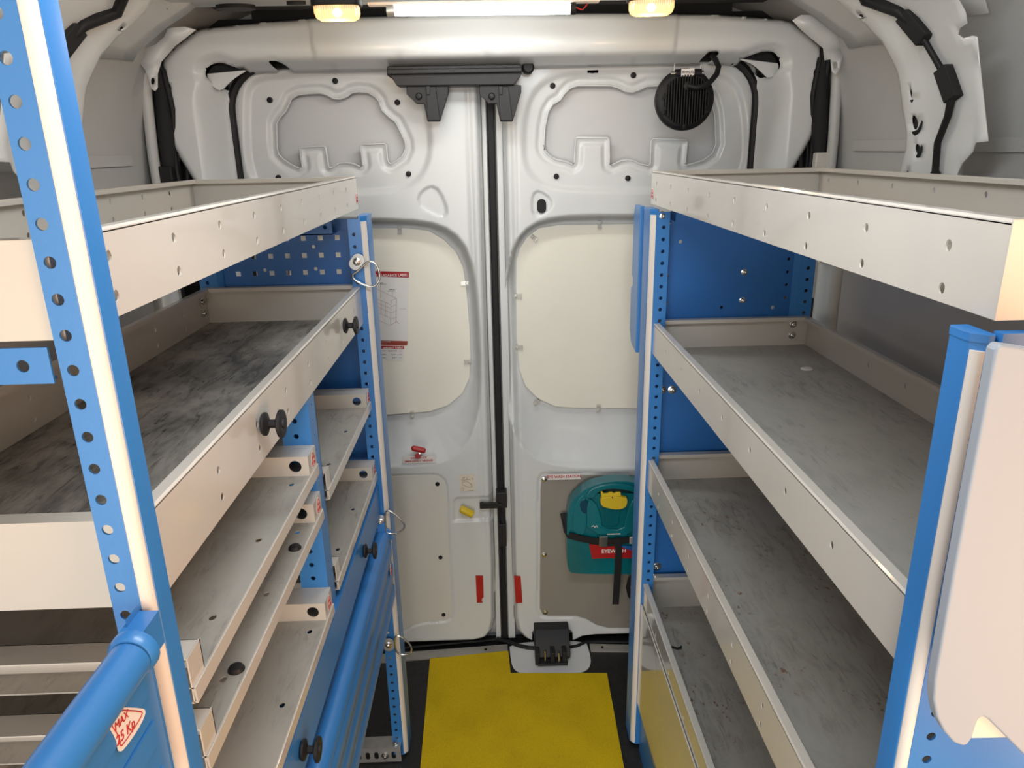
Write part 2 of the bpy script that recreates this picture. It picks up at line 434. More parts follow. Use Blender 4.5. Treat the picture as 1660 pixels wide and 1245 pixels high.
# black sheets painting in the dark cavity behind the D post holes
mb = MB()
mb.box(-0.80, -0.60, 2.09, 2.10, 0.0, 1.93).box(0.635, 0.84, 2.09, 2.10, 0.0, 1.93).box(-0.60, 0.635, 2.07, 2.08, 1.84, 1.96)
def grow(poly, k):
    cx = sum(p[0] for p in poly)/len(poly); cz = sum(p[1] for p in poly)/len(poly)
    return [(cx+(a-cx)*k, cz+(b-cz)*k) for a, b in poly]
for e in (eyeR, eyeL): mb.plate(grow(e, 1.10), [], (0, YF+0.052, 0), (1, 0, 0), (0, 0, 1), 0.002)
struct('trim_1', mb, 'black_soft', parent=None)
mb = MB()      # light inner sheet showing in the lower half of each eye-shaped hole
for px_, e in (([(1180, 92), (1211, 95), (1243, 99), (1262, 100), (1300, 94), (1300, 140), (1200, 140)], eyeR), ([(420, 108), (389, 112), (372, 115), (352, 122), (335, 120), (300, 106), (300, 160), (400, 160)], eyeL)):
    low = xz(px_, YF+0.030); g_ = grow(e, 1.10); n_ = len(g_); keep = []
    for i in range(n_):
        a, b = g_[i], g_[(i+1) % n_]
        if inside(a, low): keep.append(a)
        if inside(a, low) != inside(b, low): keep.append(((a[0]+b[0])/2, (a[1]+b[1])/2))
    mb.plate(keep, [], (0, YF+0.046, 0), (1, 0, 0), (0, 0, 1), 0.002)
struct('trim_26', mb, 'van_paint')
# rubber seal round the opening
mb = MB(); sp = rrect(-0.679, -0.04, 0.713, 1.818, 0.115, 8)
mb.tube([(a, 2.058, b) for a, b in sp], 0.0115, 8, closed=True)
struct('trim_2', mb, 'black')
# rear roof bow the lamps sit on, with the dark gap below it
mb = MB()
mb.prism([(1.60, 1.935), (1.585, 1.915), (1.60, 1.899), (1.70, 1.902), (1.735, 1.915), (1.85, 1.918), (1.86, 1.935), (1.86, 1.962), (1.58, 1.962)], (-0.66, 0, 0), (0, 1, 0), (0, 0, 1), (1.34, 0, 0))
struct('trim_3', mb, 'van_paint', bevel=0.004)
mb = MB()
for u, v, a, b in ((382, 11, 0.042, 0.026), (262, 10, 0.012, 0.006), (480, 3, 0.02, 0.006)):
    p = at(u, v, z=1.9005); mb.prism(circ(p[0], p[1], a, 20, b), (0, 0, 1.895), (1, 0, 0), (0, 1, 0), (0, 0, 0.008))
struct('trim_27', mb, 'black')
mb = MB().box(-0.64, 0.67, 1.87, 1.94, 1.925, 1.96)  # black bar standing in for the shade in the gap
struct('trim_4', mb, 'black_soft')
# tread plates along the sill and the painted sill behind
def prof_tread(x0, x1, p0, p1, name):
    mb = MB(); y0, y1 = p0, p1
    n = 8
    for i in range(n):
        a, b = i/n, (i+0.62)/n
        mb.add([(x0, y0[0]+(y0[1]-y0[0])*a, 0.0055), (x1, y1[0]+(y1[1]-y1[0])*a, 0.0055), (x1, y1[0]+(y1[1]-y1[0])*b, 0.0055), (x0, y0[0]+(y0[1]-y0[0])*b, 0.0055),
                (x0, y0[0]+(y0[1]-y0[0])*a, 0.0), (x1, y1[0]+(y1[1]-y1[0])*a, 0.0), (x1, y1[0]+(y1[1]-y1[0])*b, 0.0), (x0, y0[0]+(y0[1]-y0[0])*b, 0.0)],
               [(0, 1, 2, 3), (0, 4, 5, 1), (3, 2, 6, 7), (0, 3, 7, 4), (1, 5, 6, 2)])
    mb.add([(x0, y0[0], 0.003), (x1, y1[0], 0.003), (x1, y1[1], 0.003), (x0, y0[1], 0.003)], [(0, 1, 2, 3)])
    for fx in (0.12, 0.88):
        x = x0+(x1-x0)*fx; yy = (y0[0]+y0[1])/2+((y1[0]+y1[1])/2-(y0[0]+y0[1])/2)*fx
        mb.mat(1).lathe([(0.005, 0.005), (0.005, 0.0065), (0.002, 0.007)], (x, yy, 0), (0, 0, 1), 10); mb.mat(0)
    return struct(name, mb, ['alu', 'black'])
prof_tread(-0.60, 0.012, (1.985, 2.028), (2.028, 2.068), 'trim_5')
prof_tread(0.289, 0.62, (2.018, 2.056), (1.994, 2.026), 'trim_6')
struct('wall_closure', MB().box(-0.95, 0.95, 2.175, 2.19, -0.1, 2.05), 'van_paint')  # closing sheet added behind the doors to stop world light leaking in
struct('trim_7', MB().box(-0.70, 0.74, 2.06, 2.14, -0.08, -0.012), 'black_soft')

# ================================================================== REAR DOORS
YD = 2.07
SEAM = 0.004
def W(pts, y=YD): return xz(pts, y)
# left door features
openL = W([(446, 200), (452, 189), (460, 181), (466, 170), (470, 160), (481, 153), (497, 151), (517, 150), (528, 153), (539, 159), (550, 160), (561, 156), (568, 150), (580, 148), (595, 149), (606, 155), (613, 163), (618, 178), (629, 189), (640, 197), (649, 214), (656, 230), (657, 241), (651, 254), (640, 262), (633, 266), (629, 264), (627, 258), (625, 236), (622, 233), (586, 234), (583, 237), (587, 268), (583, 271), (572, 266), (561, 264), (548, 265), (539, 271), (533, 273), (531, 271), (526, 239), (522, 237), (487, 239), (484, 242), (488, 270), (483, 273), (470, 267), (458, 259), (449, 250), (447, 240)])
dishL = smooth_closed(W([(398, 190), (400, 140), (425, 124), (520, 117), (620, 114), (660, 122), (685, 150), (696, 200), (699, 250), (682, 292), (645, 310), (560, 313), (470, 312), (415, 300), (400, 260)]), 2)
triL = smooth_closed(smooth_closed(W([(706, 290), (734, 362), (665, 329)]), 1), 1)
winL = W([(470, 371), (600, 370), (661, 370), (695, 374), (719, 388), (739, 408), (751, 434), (757, 477), (761, 530), (763, 575), (761, 612), (750, 636), (727, 656), (697, 666), (622, 672), (470, 674)], 2.125)
bowlL = smooth_closed(W([(440, 350), (600, 352), (690, 356), (735, 372), (764, 410), (775, 470), (781, 560), (782, 640), (772, 700), (742, 742), (690, 758), (600, 760), (440, 760)]), 1)
panL = W([(450, 771), (640, 771), (700, 769), (712, 771), (721, 778), (725, 790), (727, 852), (732, 960), (734, 994), (731, 1003), (722, 1008), (690, 1010), (668, 1016), (651, 1027), (640, 1033), (450, 1040)])
recL = W([(736, 812), (741, 808), (800, 806), (800, 843), (736, 845)])
outL = [(-0.692, 0.012), (-0.10, 0.012), (-0.06, 0.022), (-0.038, 0.05), (-0.027, 0.10), (-0.022, 0.3), (-0.022, 1.86), (-0.64, 1.86), (-0.692, 1.80)]
# right door features
openR = W([(882, 235), (884, 205), (889, 181), (897, 168), (909, 162), (916, 151), (925, 142), (937, 138), (991, 138), (1003, 141), (1014, 147), (1026, 149), (1038, 145), (1050, 139), (1085, 138), (1125, 138), (1143, 145), (1155, 162), (1161, 186), (1163, 233), (1157, 249), (1141, 261), (1116, 268), (1113, 264), (1116, 231), (1113, 226), (1060, 225), (1057, 229), (1056, 266), (1052, 269), (1038, 266), (1029, 261), (1019, 259), (1007, 261), (993, 268), (989, 266), (989, 226), (986, 223), (936, 223), (934, 226), (932, 264), (929, 267), (918, 262), (902, 259), (889, 251), (883, 243)])
dishR = smooth_closed(W([(848, 250), (850, 190), (865, 145), (900, 122), (960, 116), (1060, 114), (1150, 116), (1190, 130), (1208, 170), (1212, 260), (1190, 300), (1140, 310), (950, 310), (890, 304), (858, 285)]), 2)
triR = smooth_closed(W([(863, 300), (906, 331), (861, 360)]), 2)
winR = W([(837, 461), (838, 420), (843, 402), (854, 385), (873, 370), (908, 364), (1036, 363), (1180, 362), (1180, 661), (1036, 661), (930, 660), (900, 658), (872, 645), (852, 625), (842, 598), (838, 545)], 2.125)
bowlR = smooth_closed(W([(1200, 348), (980, 346), (900, 349), (860, 362), (832, 392), (818, 450), (813, 520), (815, 630), (828, 700), (858, 742), (905, 758), (980, 760), (1200, 760)]), 1)
panR = W([(872, 790), (873, 776), (879, 768), (890, 766), (1036, 766), (1170, 766), (1170, 1023), (1026, 1022), (985, 1022), (965, 1017), (948, 1007), (931, 1002), (886, 1002), (876, 1000), (871, 990)])
latR = W([(862, 1075), (863, 1024), (870, 1020), (922, 1020), (928, 1025), (930, 1075)])
outR = [(0.034, 0.3), (0.036, 0.10), (0.047, 0.045), (0.07, 0.015), (0.10, -0.004), (0.24, -0.004), (0.27, 0.012), (0.31, 0.016), (0.722, 0.012), (0.722, 1.80), (0.68, 1.86), (0.033, 1.86)]
def door_depth(op, dish, tri, win, bowl, pan, out, extra):
    def f(X, Z):
        y = np.zeros(X.shape)
        dd = sdf(X, Z, dish); y += 0.010*(1-sst(dd, -0.010, 0.008))
        d = sdf(X, Z, op)
        y += 0.007*(1-sst(d, 0.014, 0.024)) - 0.004*(1-sst(d, 0.002, 0.010))
        y += 0.0
        y += 0.006*(1-sst(sdf(X, Z, tri), -0.003, 0.002))
        dO = np.maximum(-sdf(X, Z, bowl), 0); dI = np.maximum(sdf(X, Z, win), 0)
        r = dO/(dO+dI+1e-6)
        y += 0.062*(1-(1-r)**2.2)*sst(dO, -0.0001, 0.012)
        dp = sdf(X, Z, pan)
        y += 0.0045*(1-sst(dp, -0.002, 0.004))
        do = -sdf(X, Z, out)
        y += 0.022*(1-sst(do, 0.0, 0.016))
        # soft swage running down the stile beside the seam
        y += 0.003*np.exp(-((np.abs(X-SEAM)-0.060)/0.006)**2)*sst(Z, 0.3, 0.5)
        return y+extra(X, Z)
    return f
exL = lambda X, Z: 0.006*(1-sst(sdf(X, Z, recL), -0.002, 0.003))
exR = lambda X, Z: 0*X
H = 0.0042
dL = struct('door_1', sheet(-0.692, -0.022, 0.0, 1.86, H, outL, [openL], door_depth(openL, dishL, triL, winL, bowlL, panL, outL, exL), [panL], YD), 'van_paint', smooth=70)
dR = struct('door_2', sheet(0.033, 0.722, -0.01, 1.86, H, outR, [latR, openR], door_depth(openR, dishR, triR, winR, bowlR, panR, outR, exR), [panR], YD), 'van_paint', smooth=70)
for d in (dL, dR):
    s = d.modifiers.new('thick', 'SOLIDIFY'); s.thickness = 0.0015; s.offset = -1
obj('outer_skin', MB().box(-0.69, -0.015, 2.165, 2.168, -0.02, 1.87), 'van_paint', dL)
obj('outer_skin', MB().box(0.025, 0.72, 2.165, 2.168, -0.02, 1.87), 'van_paint', dR)
for op, d_ in ((openL, dL), (openR, dR)):
    xs_ = [p[0] for p in op]; zs_ = [p[1] for p in op]
    obj('upper_skin', MB().box(min(xs_)-0.02, max(xs_)+0.02, 2.112, 2.114, min(zs_)-0.02, max(zs_)+0.02), 'door_skin_dim', d_)
    obj('pressed_rim', MB().tube([(a, YD+0.0125, b) for a, b in op], 0.0026, 6, closed=True), 'van_paint', d_, smooth=70)
# window blanks (cream boards) with clear clips
def board(win, parent, y):
    mb = MB(); mb.plate(win, [], (0, y, 0), (1, 0, 0), (0, 0, 1), 0.003)
    return obj('window_board', mb, 'board_cream', parent)
board(winL, dL, 2.124); board(winR, dR, 2.124)
def clip(u, v, ang, parent):
    p = at(u, v, y=2.118); c, s = math.cos(ang), math.sin(ang)
    mb = MB()
    ex = Vector((c, 0, s)); ey = Vector((-s, 0, c)); n = Vector((0, -1, 0))
    def b(a0, a1, b0, b1, n0, n1):
        vs = [Vector(p)+ex*a+ey*q+n*k for a in (a0, a1) for q in (b0, b1) for k in (n0, n1)]
        mb.add(vs, [(0, 1, 3, 2), (4, 6, 7, 5), (0, 4, 5, 1), (2, 3, 7, 6), (0, 2, 6, 4), (1, 5, 7, 3)])
    b(-0.006, 0.006, -0.012, 0.010, -0.001, 0.0015); b(-0.006, 0.006, 0.007, 0.010, 0.0, 0.008)
    mb.lathe([(0.005, 0), (0.005, 0.003), (0.003, 0.0045)], Vector(p)-ey*0.007, n, 10)
    obj('board_clip', mb, 'clip_clear', parent)
for u, v, a in ((648, 373, 180), (753, 459, 90), (758, 587, 90), (668, 671, 0)): clip(u, v, math.radians(a), dL)
for u, v, a in ((972, 365, 180), (866, 386, -135), (840, 480, -90), (842, 563, -90), (870, 652, -45), (970, 661, 0)): clip(u, v, math.radians(a), dR)
# trim panels low on the doors
pin = [((p[0]-(-0.30))*0.985-0.30, (p[1]-0.43)*0.985+0.43) for p in panL]
obj('trim_panel', MB().plate(pin, [], (0, YD+0.0045, 0), (1, 0, 0), (0, 0, 1), 0.003), 'board_white', dL, bevel=0.001)
pin = [((p[0]-0.42)*0.972+0.42, (p[1]-0.33)*0.965+0.33) for p in panR]
obj('trim_panel', MB().plate(pin, [], (0, YD+0.0045, 0), (1, 0, 0), (0, 0, 1), 0.004), 'board_grey', dR, bevel=0.001)
def plug(u, v, parent, r=0.0075, y=YD, m='black', name='hole_plug', ry=None):
    p = at(u, v, y=y-0.001); mb = MB()
    if ry:
        mb.prism(rrect(-r, -ry, r, ry, r*0.95, 6), (p[0], y+0.003, p[2]), (1, 0, 0), (0, 0, 1), (0, -0.005, 0))
    else: mb.lathe([(r, -0.004), (r, 0.001), (r*0.8, 0.002)], (p[0], y, p[2]), (0, -1, 0), 14)
    obj(name, mb, m, parent)
for u, v in ((543, 131), (437, 162), (644, 166), (451, 288), (562, 297), (662, 282)): plug(u, v, dL, y=YD+0.006)
for u, v in ((896, 139), (1027, 122), (902, 286), (1018, 289)): plug(u, v, dR, y=YD+0.006)
plug(961, 114, dR, 0.014, y=YD+0.003, ry=0.007); plug(878, 334, dR, 0.0125, y=YD+0.002, ry=0.019)
for u, v in ((709, 785), (714, 904), (719, 997)): plug(u, v, dL, 0.0068)
def screw(u, v, parent, y, r=0.0065, name='screw', m='steel'):
    p = at(u, v, y=y); mb = MB(); mb.lathe([(r*1.35, 0), (r*1.35, 0.001), (r, 0.0015), (r*0.85, 0.005), (r*0.35, 0.006)], (p[0], y, p[2]), (0, -1, 0), 12)
    obj(name, mb, m, parent)
for u, v in ((882, 777), (882, 899), (884, 992), (1022, 1008), (1021, 774)): screw(u, v, dR, YD)
# centre seal and lock rod between the doors
mb = MB()
mb.box(SEAM-0.011, SEAM+0.009, 2.092, 2.11, 0.0, 1.84)
struct('trim_8', mb, 'black', bevel=0.004)
mb = MB()
mb.box(SEAM-0.030, SEAM-0.013, 2.104, 2.112, 0.0, 1.84).box(SEAM+0.012, SEAM+0.036, 2.104, 2.112, 0.0, 1.84)
struct('trim_9', mb, 'van_paint', bevel=0.003)
# black lock rod and catch on the seam
p = at(800, 812, y=2.06)
lk = thing('door_lock', (p[0], 2.09, p[2]), 'black catch block and vertical lock rod on the seam between the rear doors', 'door lock')
mb = MB().box(-0.012, 0.022, 2.062, 2.10, p[2]-0.028, p[2]+0.026)
obj('catch', mb, 'black_plastic', lk, bevel=0.003)
mb = MB(); q = at(788, 819, y=2.058)
mb.box(q[0]-0.016, -0.004, 2.052, 2.060, q[2]-0.010, q[2]+0.010); mb.tube([(-0.012, 2.056, q[2]), (0.006, 2.056, q[2])], 0.004, 8)
mb.box(q[0]-0.020, q[0]-0.008, 2.050, 2.066, q[2]-0.009, q[2]+0.009)
obj('catch_tongue', mb, 'black_plastic', lk, bevel=0.002)
mb = MB().tube([(0.006, 2.082, p[2]-0.02), (0.008, 2.08, 0.50), (0.006, 2.08, 0.30), (0.007, 2.082, 0.03)], 0.0065, 8)
mb.box(-0.006, 0.018, 2.066, 2.09, 0.38, 0.46)
obj('lock_rod', mb, 'black_plastic', lk, bevel=0.002)

# bits fixed to the left door
p = at(679, 742, y=2.075)
mb = MB()
mb.lathe([(0.010, 0), (0.010, 0.006), (0.0065, 0.008), (0.0065, 0.016)], (p[0], 2.082, p[2]+0.004), (0, -1, 0.3), 14)
obj('handle_stud', mb, 'steel', dL)
mb = MB(); mb.tube([(p[0], 2.068, p[2]+0.008), (p[0]-0.001, 2.048, p[2]+0.018)], 0.008, 12)
a = at(667, 726, y=2.045); b = at(690, 731, y=2.045)
mb.tube([a+(a-b)*0.02, a+(b-a)*0.1, (a+b)/2, b-(b-a)*0.1, b], 0.008, 12, rr=[0.004, 0.0085, 0.009, 0.0085, 0.005])
obj('emergency_handle', mb, 'red', dL, label='red T-shaped pull handle')
a = at(748, 825, y=2.055); b = at(766, 834, y=2.050)
mb = MB(); d = Vector(b)-Vector(a)
mb.tube([Vector(a)-d*0.12, a, b, Vector(b)+d*0.04], 0.0115, 16, rr=[0.007, 0.0125, 0.0125, 0.0115])
c0 = Vector(b)+d*0.045
mb.mat(1).lathe([(0.0085, 0), (0.0085, 0.0005)], c0, d, 14)
obj('release_lever', mb, ['yellow_plastic', 'ink'], dL, label='yellow plastic release lever')

# ---- signs and stickers on the doors
def sticker(name, pts, y, base, label, cat, th=0.0006, group=None):
    t = thing(name, (0, 0, 0), label, cat, group)
    P = W(pts, y); c = (sum(p[0] for p in P)/len(P), sum(p[1] for p in P)/len(P))
    t.location = (c[0], y, c[1])
    obj('backing', MB().plate(P, [], (0, y, 0), (1, 0, 0), (0, 0, 1), th), base, t)
    return t
YB = 2.1205
t = sticker('load_guidance_sticker', [(596, 439), (663, 441), (660, 560), (592, 558)], YB, 'paper', 'white load guidance sticker with red bands and shelf drawing on the left door', 'sticker')
obj('red_band', MB().plate(W([(596, 439), (663, 441), (663, 450), (596, 448)], YB-0.0007), [], (0, YB-0.0007, 0), (1, 0, 0), (0, 0, 1), 0.0005), 'red', t)
obj('red_band', MB().plate(W([(592, 551), (661, 553), (660, 560), (592, 558)], YB-0.0007), [], (0, YB-0.0007, 0), (1, 0, 0), (0, 0, 1), 0.0005), 'dark_red_ink', t)
def letters(parent, body, u, v, y, size, m, align='CENTER', ang=0.0, sx=1.0, name='lettering', **k):
    p = at(u, v, y=y); c, s = math.cos(ang), math.sin(ang); mb = MB()
    vs, fs = text_mesh(body, size, (c*sx, 0, s*sx), (-s, 0, c), p, align=align, **k); mb.add(vs, fs)
    return obj(name, mb, m, parent)
def print_line(parent, u0, u1, v, y, m, h=0.0016, seedv=1, name='small_print'):
    """print too small to read: a row of short marks"""
    rnd = random.Random(seedv); a = at(u0, v, y=y); b = at(u1, v, y=y); x = float(a[0]); mb = MB()
    while x < b[0]-0.0008:
        w_ = rnd.choice((0.0012, 0.0018, 0.0026)); mb.box(x, min(x+w_, b[0]), y-0.0003, y, float(a[2])-h/2, float(a[2])+h/2); x += w_+0.0008
    return obj(name, mb, m, parent)
letters(t, 'LOAD GUIDANCE LABEL', 661, 446, YB-0.0015, 0.0105, 'sticker_white', 'RIGHT', offset=0.0002)
print_line(t, 608, 633, 554.5, YB-0.0014, 'sticker_white', seedv=2)
# line drawing of a rack on the sticker
mb = MB()
def ln(a, b, wd=0.0009, y=YB-0.0009):
    A = Vector(at(*a, y=y)); B = Vector(at(*b, y=y)); mb.tube([A, B], wd*0.5, 4)
for a, b in (((598, 462), (643, 484)), ((598, 479), (634, 494)), ((598, 500), (633, 516)), ((600, 512), (632, 528)), ((634, 487), (633, 527)), ((643, 485), (642, 524)), ((634, 487), (643, 484)),
             ((633, 527), (642, 522)), ((634, 497), (642, 494)), ((634, 507), (642, 504)), ((634, 517), (642, 514)), ((625, 490), (625, 512)), ((618, 487), (618, 508)), ((611, 484), (611, 505)), ((604, 481), (604, 501)),
             ((604, 488), (633, 500)), ((604, 494), (633, 507)), ((617, 461), (617, 484)), ((636, 472), (636, 482)), ((648, 501), (658, 501)), ((642, 520), (647, 525)), ((598, 455), (606, 455))): ln(a, b)
obj('drawing', mb, 'pale_red_ink', t)
print_line(t, 631, 640, 469.5, YB-0.0012, 'ink', seedv=3); print_line(t, 629, 642, 471.8, YB-0.0012, 'ink', seedv=4); print_line(t, 616, 621, 458.5, YB-0.0012, 'ink', seedv=5); print_line(t, 616, 626, 460.8, YB-0.0012, 'ink', seedv=6)
t = sticker('weight_table_sticker', [(594, 560), (655, 561), (654, 585), (594, 583)], YB, 'paper', 'small handwritten weight table sticker below the load guidance sticker', 'sticker')
obj('red_band', MB().plate(W([(594, 560), (655, 561), (655, 566), (594, 565)], YB-0.0007), [], (0, YB-0.0007, 0), (1, 0, 0), (0, 0, 1), 0.0005), 'red', t)
letters(t, 'WEIGHT TABLE', 653, 563.5, YB-0.0015, 0.0085, 'sticker_white', 'RIGHT', offset=0.0002)
for r, b in enumerate((None, '2 2 5 .', '8 8 7')):
    print_line(t, 615, 626, 569+r*5.5, YB-0.0008, 'ink', seedv=10+r)
    if b: letters(t, b, 643, 569.5+r*5.2, YB-0.0009, 0.0065, 'ink', 'RIGHT')
    else: print_line(t, 629, 644, 569, YB-0.0008, 'pale_red_ink', 0.003, seedv=20)
    print_line(t, 647, 652, 569.2+r*5.3, YB-0.0008, 'pale_red_ink', 0.002, seedv=30+r)
YS = 2.068
t = sticker('deadlock_sticker', [(652, 740), (707, 739), (707, 750), (652, 751)], YS, 'sticker_white', 'white sticker with red words DEADLOCK EMERGENCY RELEASE below the red handle', 'sticker')
letters(t, 'DEADLOCK', 679, 742.5, YS-0.0009, 0.0085, 'red_ink', ang=0.02, sx=1.12, offset=0.0002); letters(t, 'EMERGENCY RELEASE', 679, 747.3, YS-0.0009, 0.0085, 'red_ink', ang=0.02, sx=1.05, offset=0.0002)
t = sticker('instruction_sticker', [(744, 770), (769, 769), (770, 795), (746, 797)], YS, 'cream', 'small cream sticker with drawings above the yellow release lever', 'sticker')
mb = MB()
def poly_line(pts, wd=0.0010, y=YS-0.0006, closed=True):
    mb.tube([at(a, b, y=y) for a, b in pts], wd*0.5, 4, closed=closed)
poly_line([(748, 778), (751, 774), (761, 773), (763, 777), (749, 779)]); poly_line([(752, 778), (752, 774)], closed=False); poly_line([(757, 778), (757, 774)], closed=False)
poly_line([(765, 774), (767, 778)], closed=False); poly_line([(749, 782), (756, 780), (763, 784), (764, 790), (757, 789), (750, 786)]); poly_line([(759, 782), (765, 785), (765, 790)], closed=False)
poly_line([(749, 790), (752, 791), (751, 796), (748, 793)]); poly_line([(759, 795), (767, 795)], closed=False)
obj('drawing', mb, 'ink', t)
t = sticker('eye_wash_sticker', [(888, 768.5), (941, 767.5), (941, 777), (888, 778)], YS-0.0025, 'sticker_white', 'white EYE WASH STATION sticker on the grey board of the right door', 'sticker')
letters(t, 'EYE WASH STATION', 914.5, 772.7, YS-0.0035, 0.0125, 'red_ink', sx=0.90, offset=0.0003)
tag_ = dict(group='red reflective strips', label='red reflective strip low on the left door beside the seam, chipped at one corner', category='reflector')
P = W([(771, 933), (783, 933), (784, 977), (782, 977), (781, 974), (782, 970), (784, 968), (783, 977), (773, 977)], YS)
P = W([(771, 933), (783, 933), (784, 968), (781.5, 970), (781, 973), (782.5, 977), (773, 977)], YS)
o = obj('reflector_strip', MB().plate(P, [], (0, YS, 0), (1, 0, 0), (0, 0, 1), 0.0008), 'red', **tag_)
P = W([(833, 933), (844, 934), (847, 977), (836, 978)], YS)
o = obj('reflector_strip', MB().plate(P, [], (0, YS, 0), (1, 0, 0), (0, 0, 1), 0.0008), 'red', label='red reflective strip low on the right door left of the grey board', category='reflector', group='red reflective strips')

# ================================================================== EYE WASH CASE
ec = at(985, 850, y=2.0)
case = thing('eyewash_case', (ec[0], 2.03, 0.32), 'teal plastic eyewash case with yellow latch strapped to the right door', 'case')
E0 = 1.997
body = smooth_closed(W([(921, 925), (919, 905), (919, 850), (921, 826), (927, 812), (942, 798), (957, 788), (985, 781), (1020, 780), (1048, 788), (1068, 799), (1080, 811), (1086, 832), (1088, 925), (1080, 931), (930, 931)], E0), 2)
grip = smooth_closed(W([(966, 801), (975, 794), (992, 791), (1012, 792), (1028, 795), (1035, 801), (1010, 800), (985, 799)], E0), 1)
mb = MB(); mb.plate(body, [grip], (0, E0+0.048, 0), (1, 0, 0), (0, 0, 1), 0.048)
obj('body', mb, 'teal', case, bevel=0.010, seg=4)
def raised(name, px, m, y0, th, bev=0.003, k=1, parent=case):
    P = smooth_closed(W(px, y0), k) if k else W(px, y0)
    return obj(name, MB().plate(P, [], (0, y0+0.001, 0), (1, 0, 0), (0, 0, 1), th), m, parent, bevel=bev)
raised('front_shell', [(951, 806), (965, 812), (974, 834), (976, 856), (1010, 858), (1014, 838), (1022, 812), (1034, 804), (1034, 868), (951, 868)], 'teal_light', E0-0.001, 0.006)
raised('side_recess', [(928, 838), (934, 812), (944, 802), (950, 806), (951, 868), (928, 864)], 'teal_light', E0-0.001, 0.004)
raised('side_recess', [(939, 812), (952, 808), (957, 832), (942, 832)], 'teal_dark', E0-0.003, 0.003)
raised('centre_recess', [(979, 818), (1009, 818), (1004, 832), (1003, 852), (982, 852), (981, 834)], 'teal', E0-0.006, 0.004)
raised('carry_handle', [(949, 804), (955, 792), (972, 785), (1000, 782), (1026, 786), (1040, 795), (1043, 806), (1032, 802), (1024, 794), (1000, 790), (978, 791), (966, 798), (962, 806)], 'teal', E0-0.001, 0.012, 0.005)
mb = MB().plate(smooth_closed(W([(972, 810), (975, 803), (1015, 803), (1017, 812), (1013, 821), (1000, 824), (986, 822), (974, 818)], E0-0.010), 1), [], (0, E0-0.004, 0), (1, 0, 0), (0, 0, 1), 0.018)
mb.plate(W([(973, 796), (977, 796), (978, 799), (985, 799), (987, 797), (993, 797), (995, 799), (999, 797), (1006, 797), (1007, 806), (975, 806)], E0-0.008), [], (0, E0-0.004, 0), (1, 0, 0), (0, 0, 1), 0.010)
la = obj('latch', mb, 'yellow_plastic', case, bevel=0.003, label='yellow plastic latch')
p = at(993, 807, y=E0-0.024)
obj('latch_hole', MB().lathe([(0.0025, 0), (0.0025, 0.0006)], (p[0], E0-0.0225, p[2]), (0, -1, 0), 10), 'ink', la)
# front labels
P = W([(955, 882), (990, 886), (1000, 884), (1030, 895), (1030, 905), (980, 905), (960, 906)], E0-0.007)
lb = obj('red_label', MB().plate(P, [], (0, E0-0.0055, 0), (1, 0, 0), (0, 0, 1), 0.0012), 'red', case, label='red label with white EYEWASH lettering')
letters(lb, 'EYEWASH', 995, 893.5, E0-0.0075, 0.018, 'sticker_white', sx=0.95, offset=0.0004, name='lettering')
P = W([(1000, 884), (1034, 886), (1034, 896), (1022, 893)], E0-0.007)
obj('blue_label', MB().plate(P, [], (0, E0-0.0055, 0), (1, 0, 0), (0, 0, 1), 0.0011), 'blue_panel', case)
print_line(case, 984, 1006, 866, E0-0.0080, 'sticker_white', 0.004, seedv=40, name='small_lettering')
mb = MB()
for a, b in (((959, 854), (962, 852)), ((962, 852), (964, 855)), ((964, 855), (967, 852)), ((967, 852), (969, 855))): mb.tube([at(*a, y=E0-0.008), at(*b, y=E0-0.008)], 0.0012, 5)
obj('wave_mark', mb, 'sticker_white', case)
# strap
st = thing('strap', (ec[0], 2.0, 0.45), 'black webbing strap with hanging tail around the teal eyewash case', 'strap')
def ribbon(pts, half, y, th=0.0022, nm='webbing', m='black_soft', parent=st):
    mb = MB(); A = [Vector((*(p:=at(u, v, y=yy)),)) if False else Vector(at(u, v, y=yy)) for (u, v), yy in zip(pts, y)]
    L_, R_ = [], []
    for i, a in enumerate(A):
        t_ = (A[min(i+1, len(A)-1)]-A[max(i-1, 0)]).normalized(); n_ = Vector((-t_.z, 0, t_.x)).normalized()
        L_.append(a+n_*half); R_.append(a-n_*half)
    nn = len(A); off = Vector((0, th, 0))
    vs = L_+R_+[v+off for v in L_]+[v+off for v in R_]; fs = []
    for i in range(nn-1):
        fs += [(i, i+1, nn+i+1, nn+i), (2*nn+i, 3*nn+i, 3*nn+i+1, 2*nn+i+1), (i, 2*nn+i, 2*nn+i+1, i+1), (nn+i, nn+i+1, 3*nn+i+1, 3*nn+i)]
    fs += [(0, nn, 3*nn, 2*nn), (nn-1, 3*nn-1, 4*nn-1, 2*nn-1)]
    mb.add(vs, fs); return obj(nm, mb, m, parent)
ribbon([(913, 832), (916, 845), (919, 860), (922, 868), (940, 873), (960, 877), (980, 879), (1000, 878), (1020, 876), (1034, 875), (1088, 874)], 0.0105, [2.05, 2.04, 2.01, 1.9880, 1.9860, 1.9850, 1.9850, 1.9850, 1.9850, 1.9850, 1.9860])
ribbon([(999, 873), (1003, 890), (1002, 920), (1000, 950), (998, 980)], 0.0105, [1.9790, 1.9770, 1.9800, 1.9840, 1.9880], nm='strap_tail')
ribbon([(1033, 925), (1022, 938), (1018, 952), (1021, 966), (1030, 975)], 0.007, [2.02, 2.02, 2.02, 2.02, 2.02], nm='loose_loop')
a = at(971, 869, y=1.9800); b = at(985, 885, y=1.9800)
mb = MB().box(a[0], b[0], 1.9740, 1.9820, b[2], a[2])
obj('buckle', mb, 'steel', st, bevel=0.002)
a = at(1021, 871, y=1.9800); b = at(1029, 881, y=1.9800)
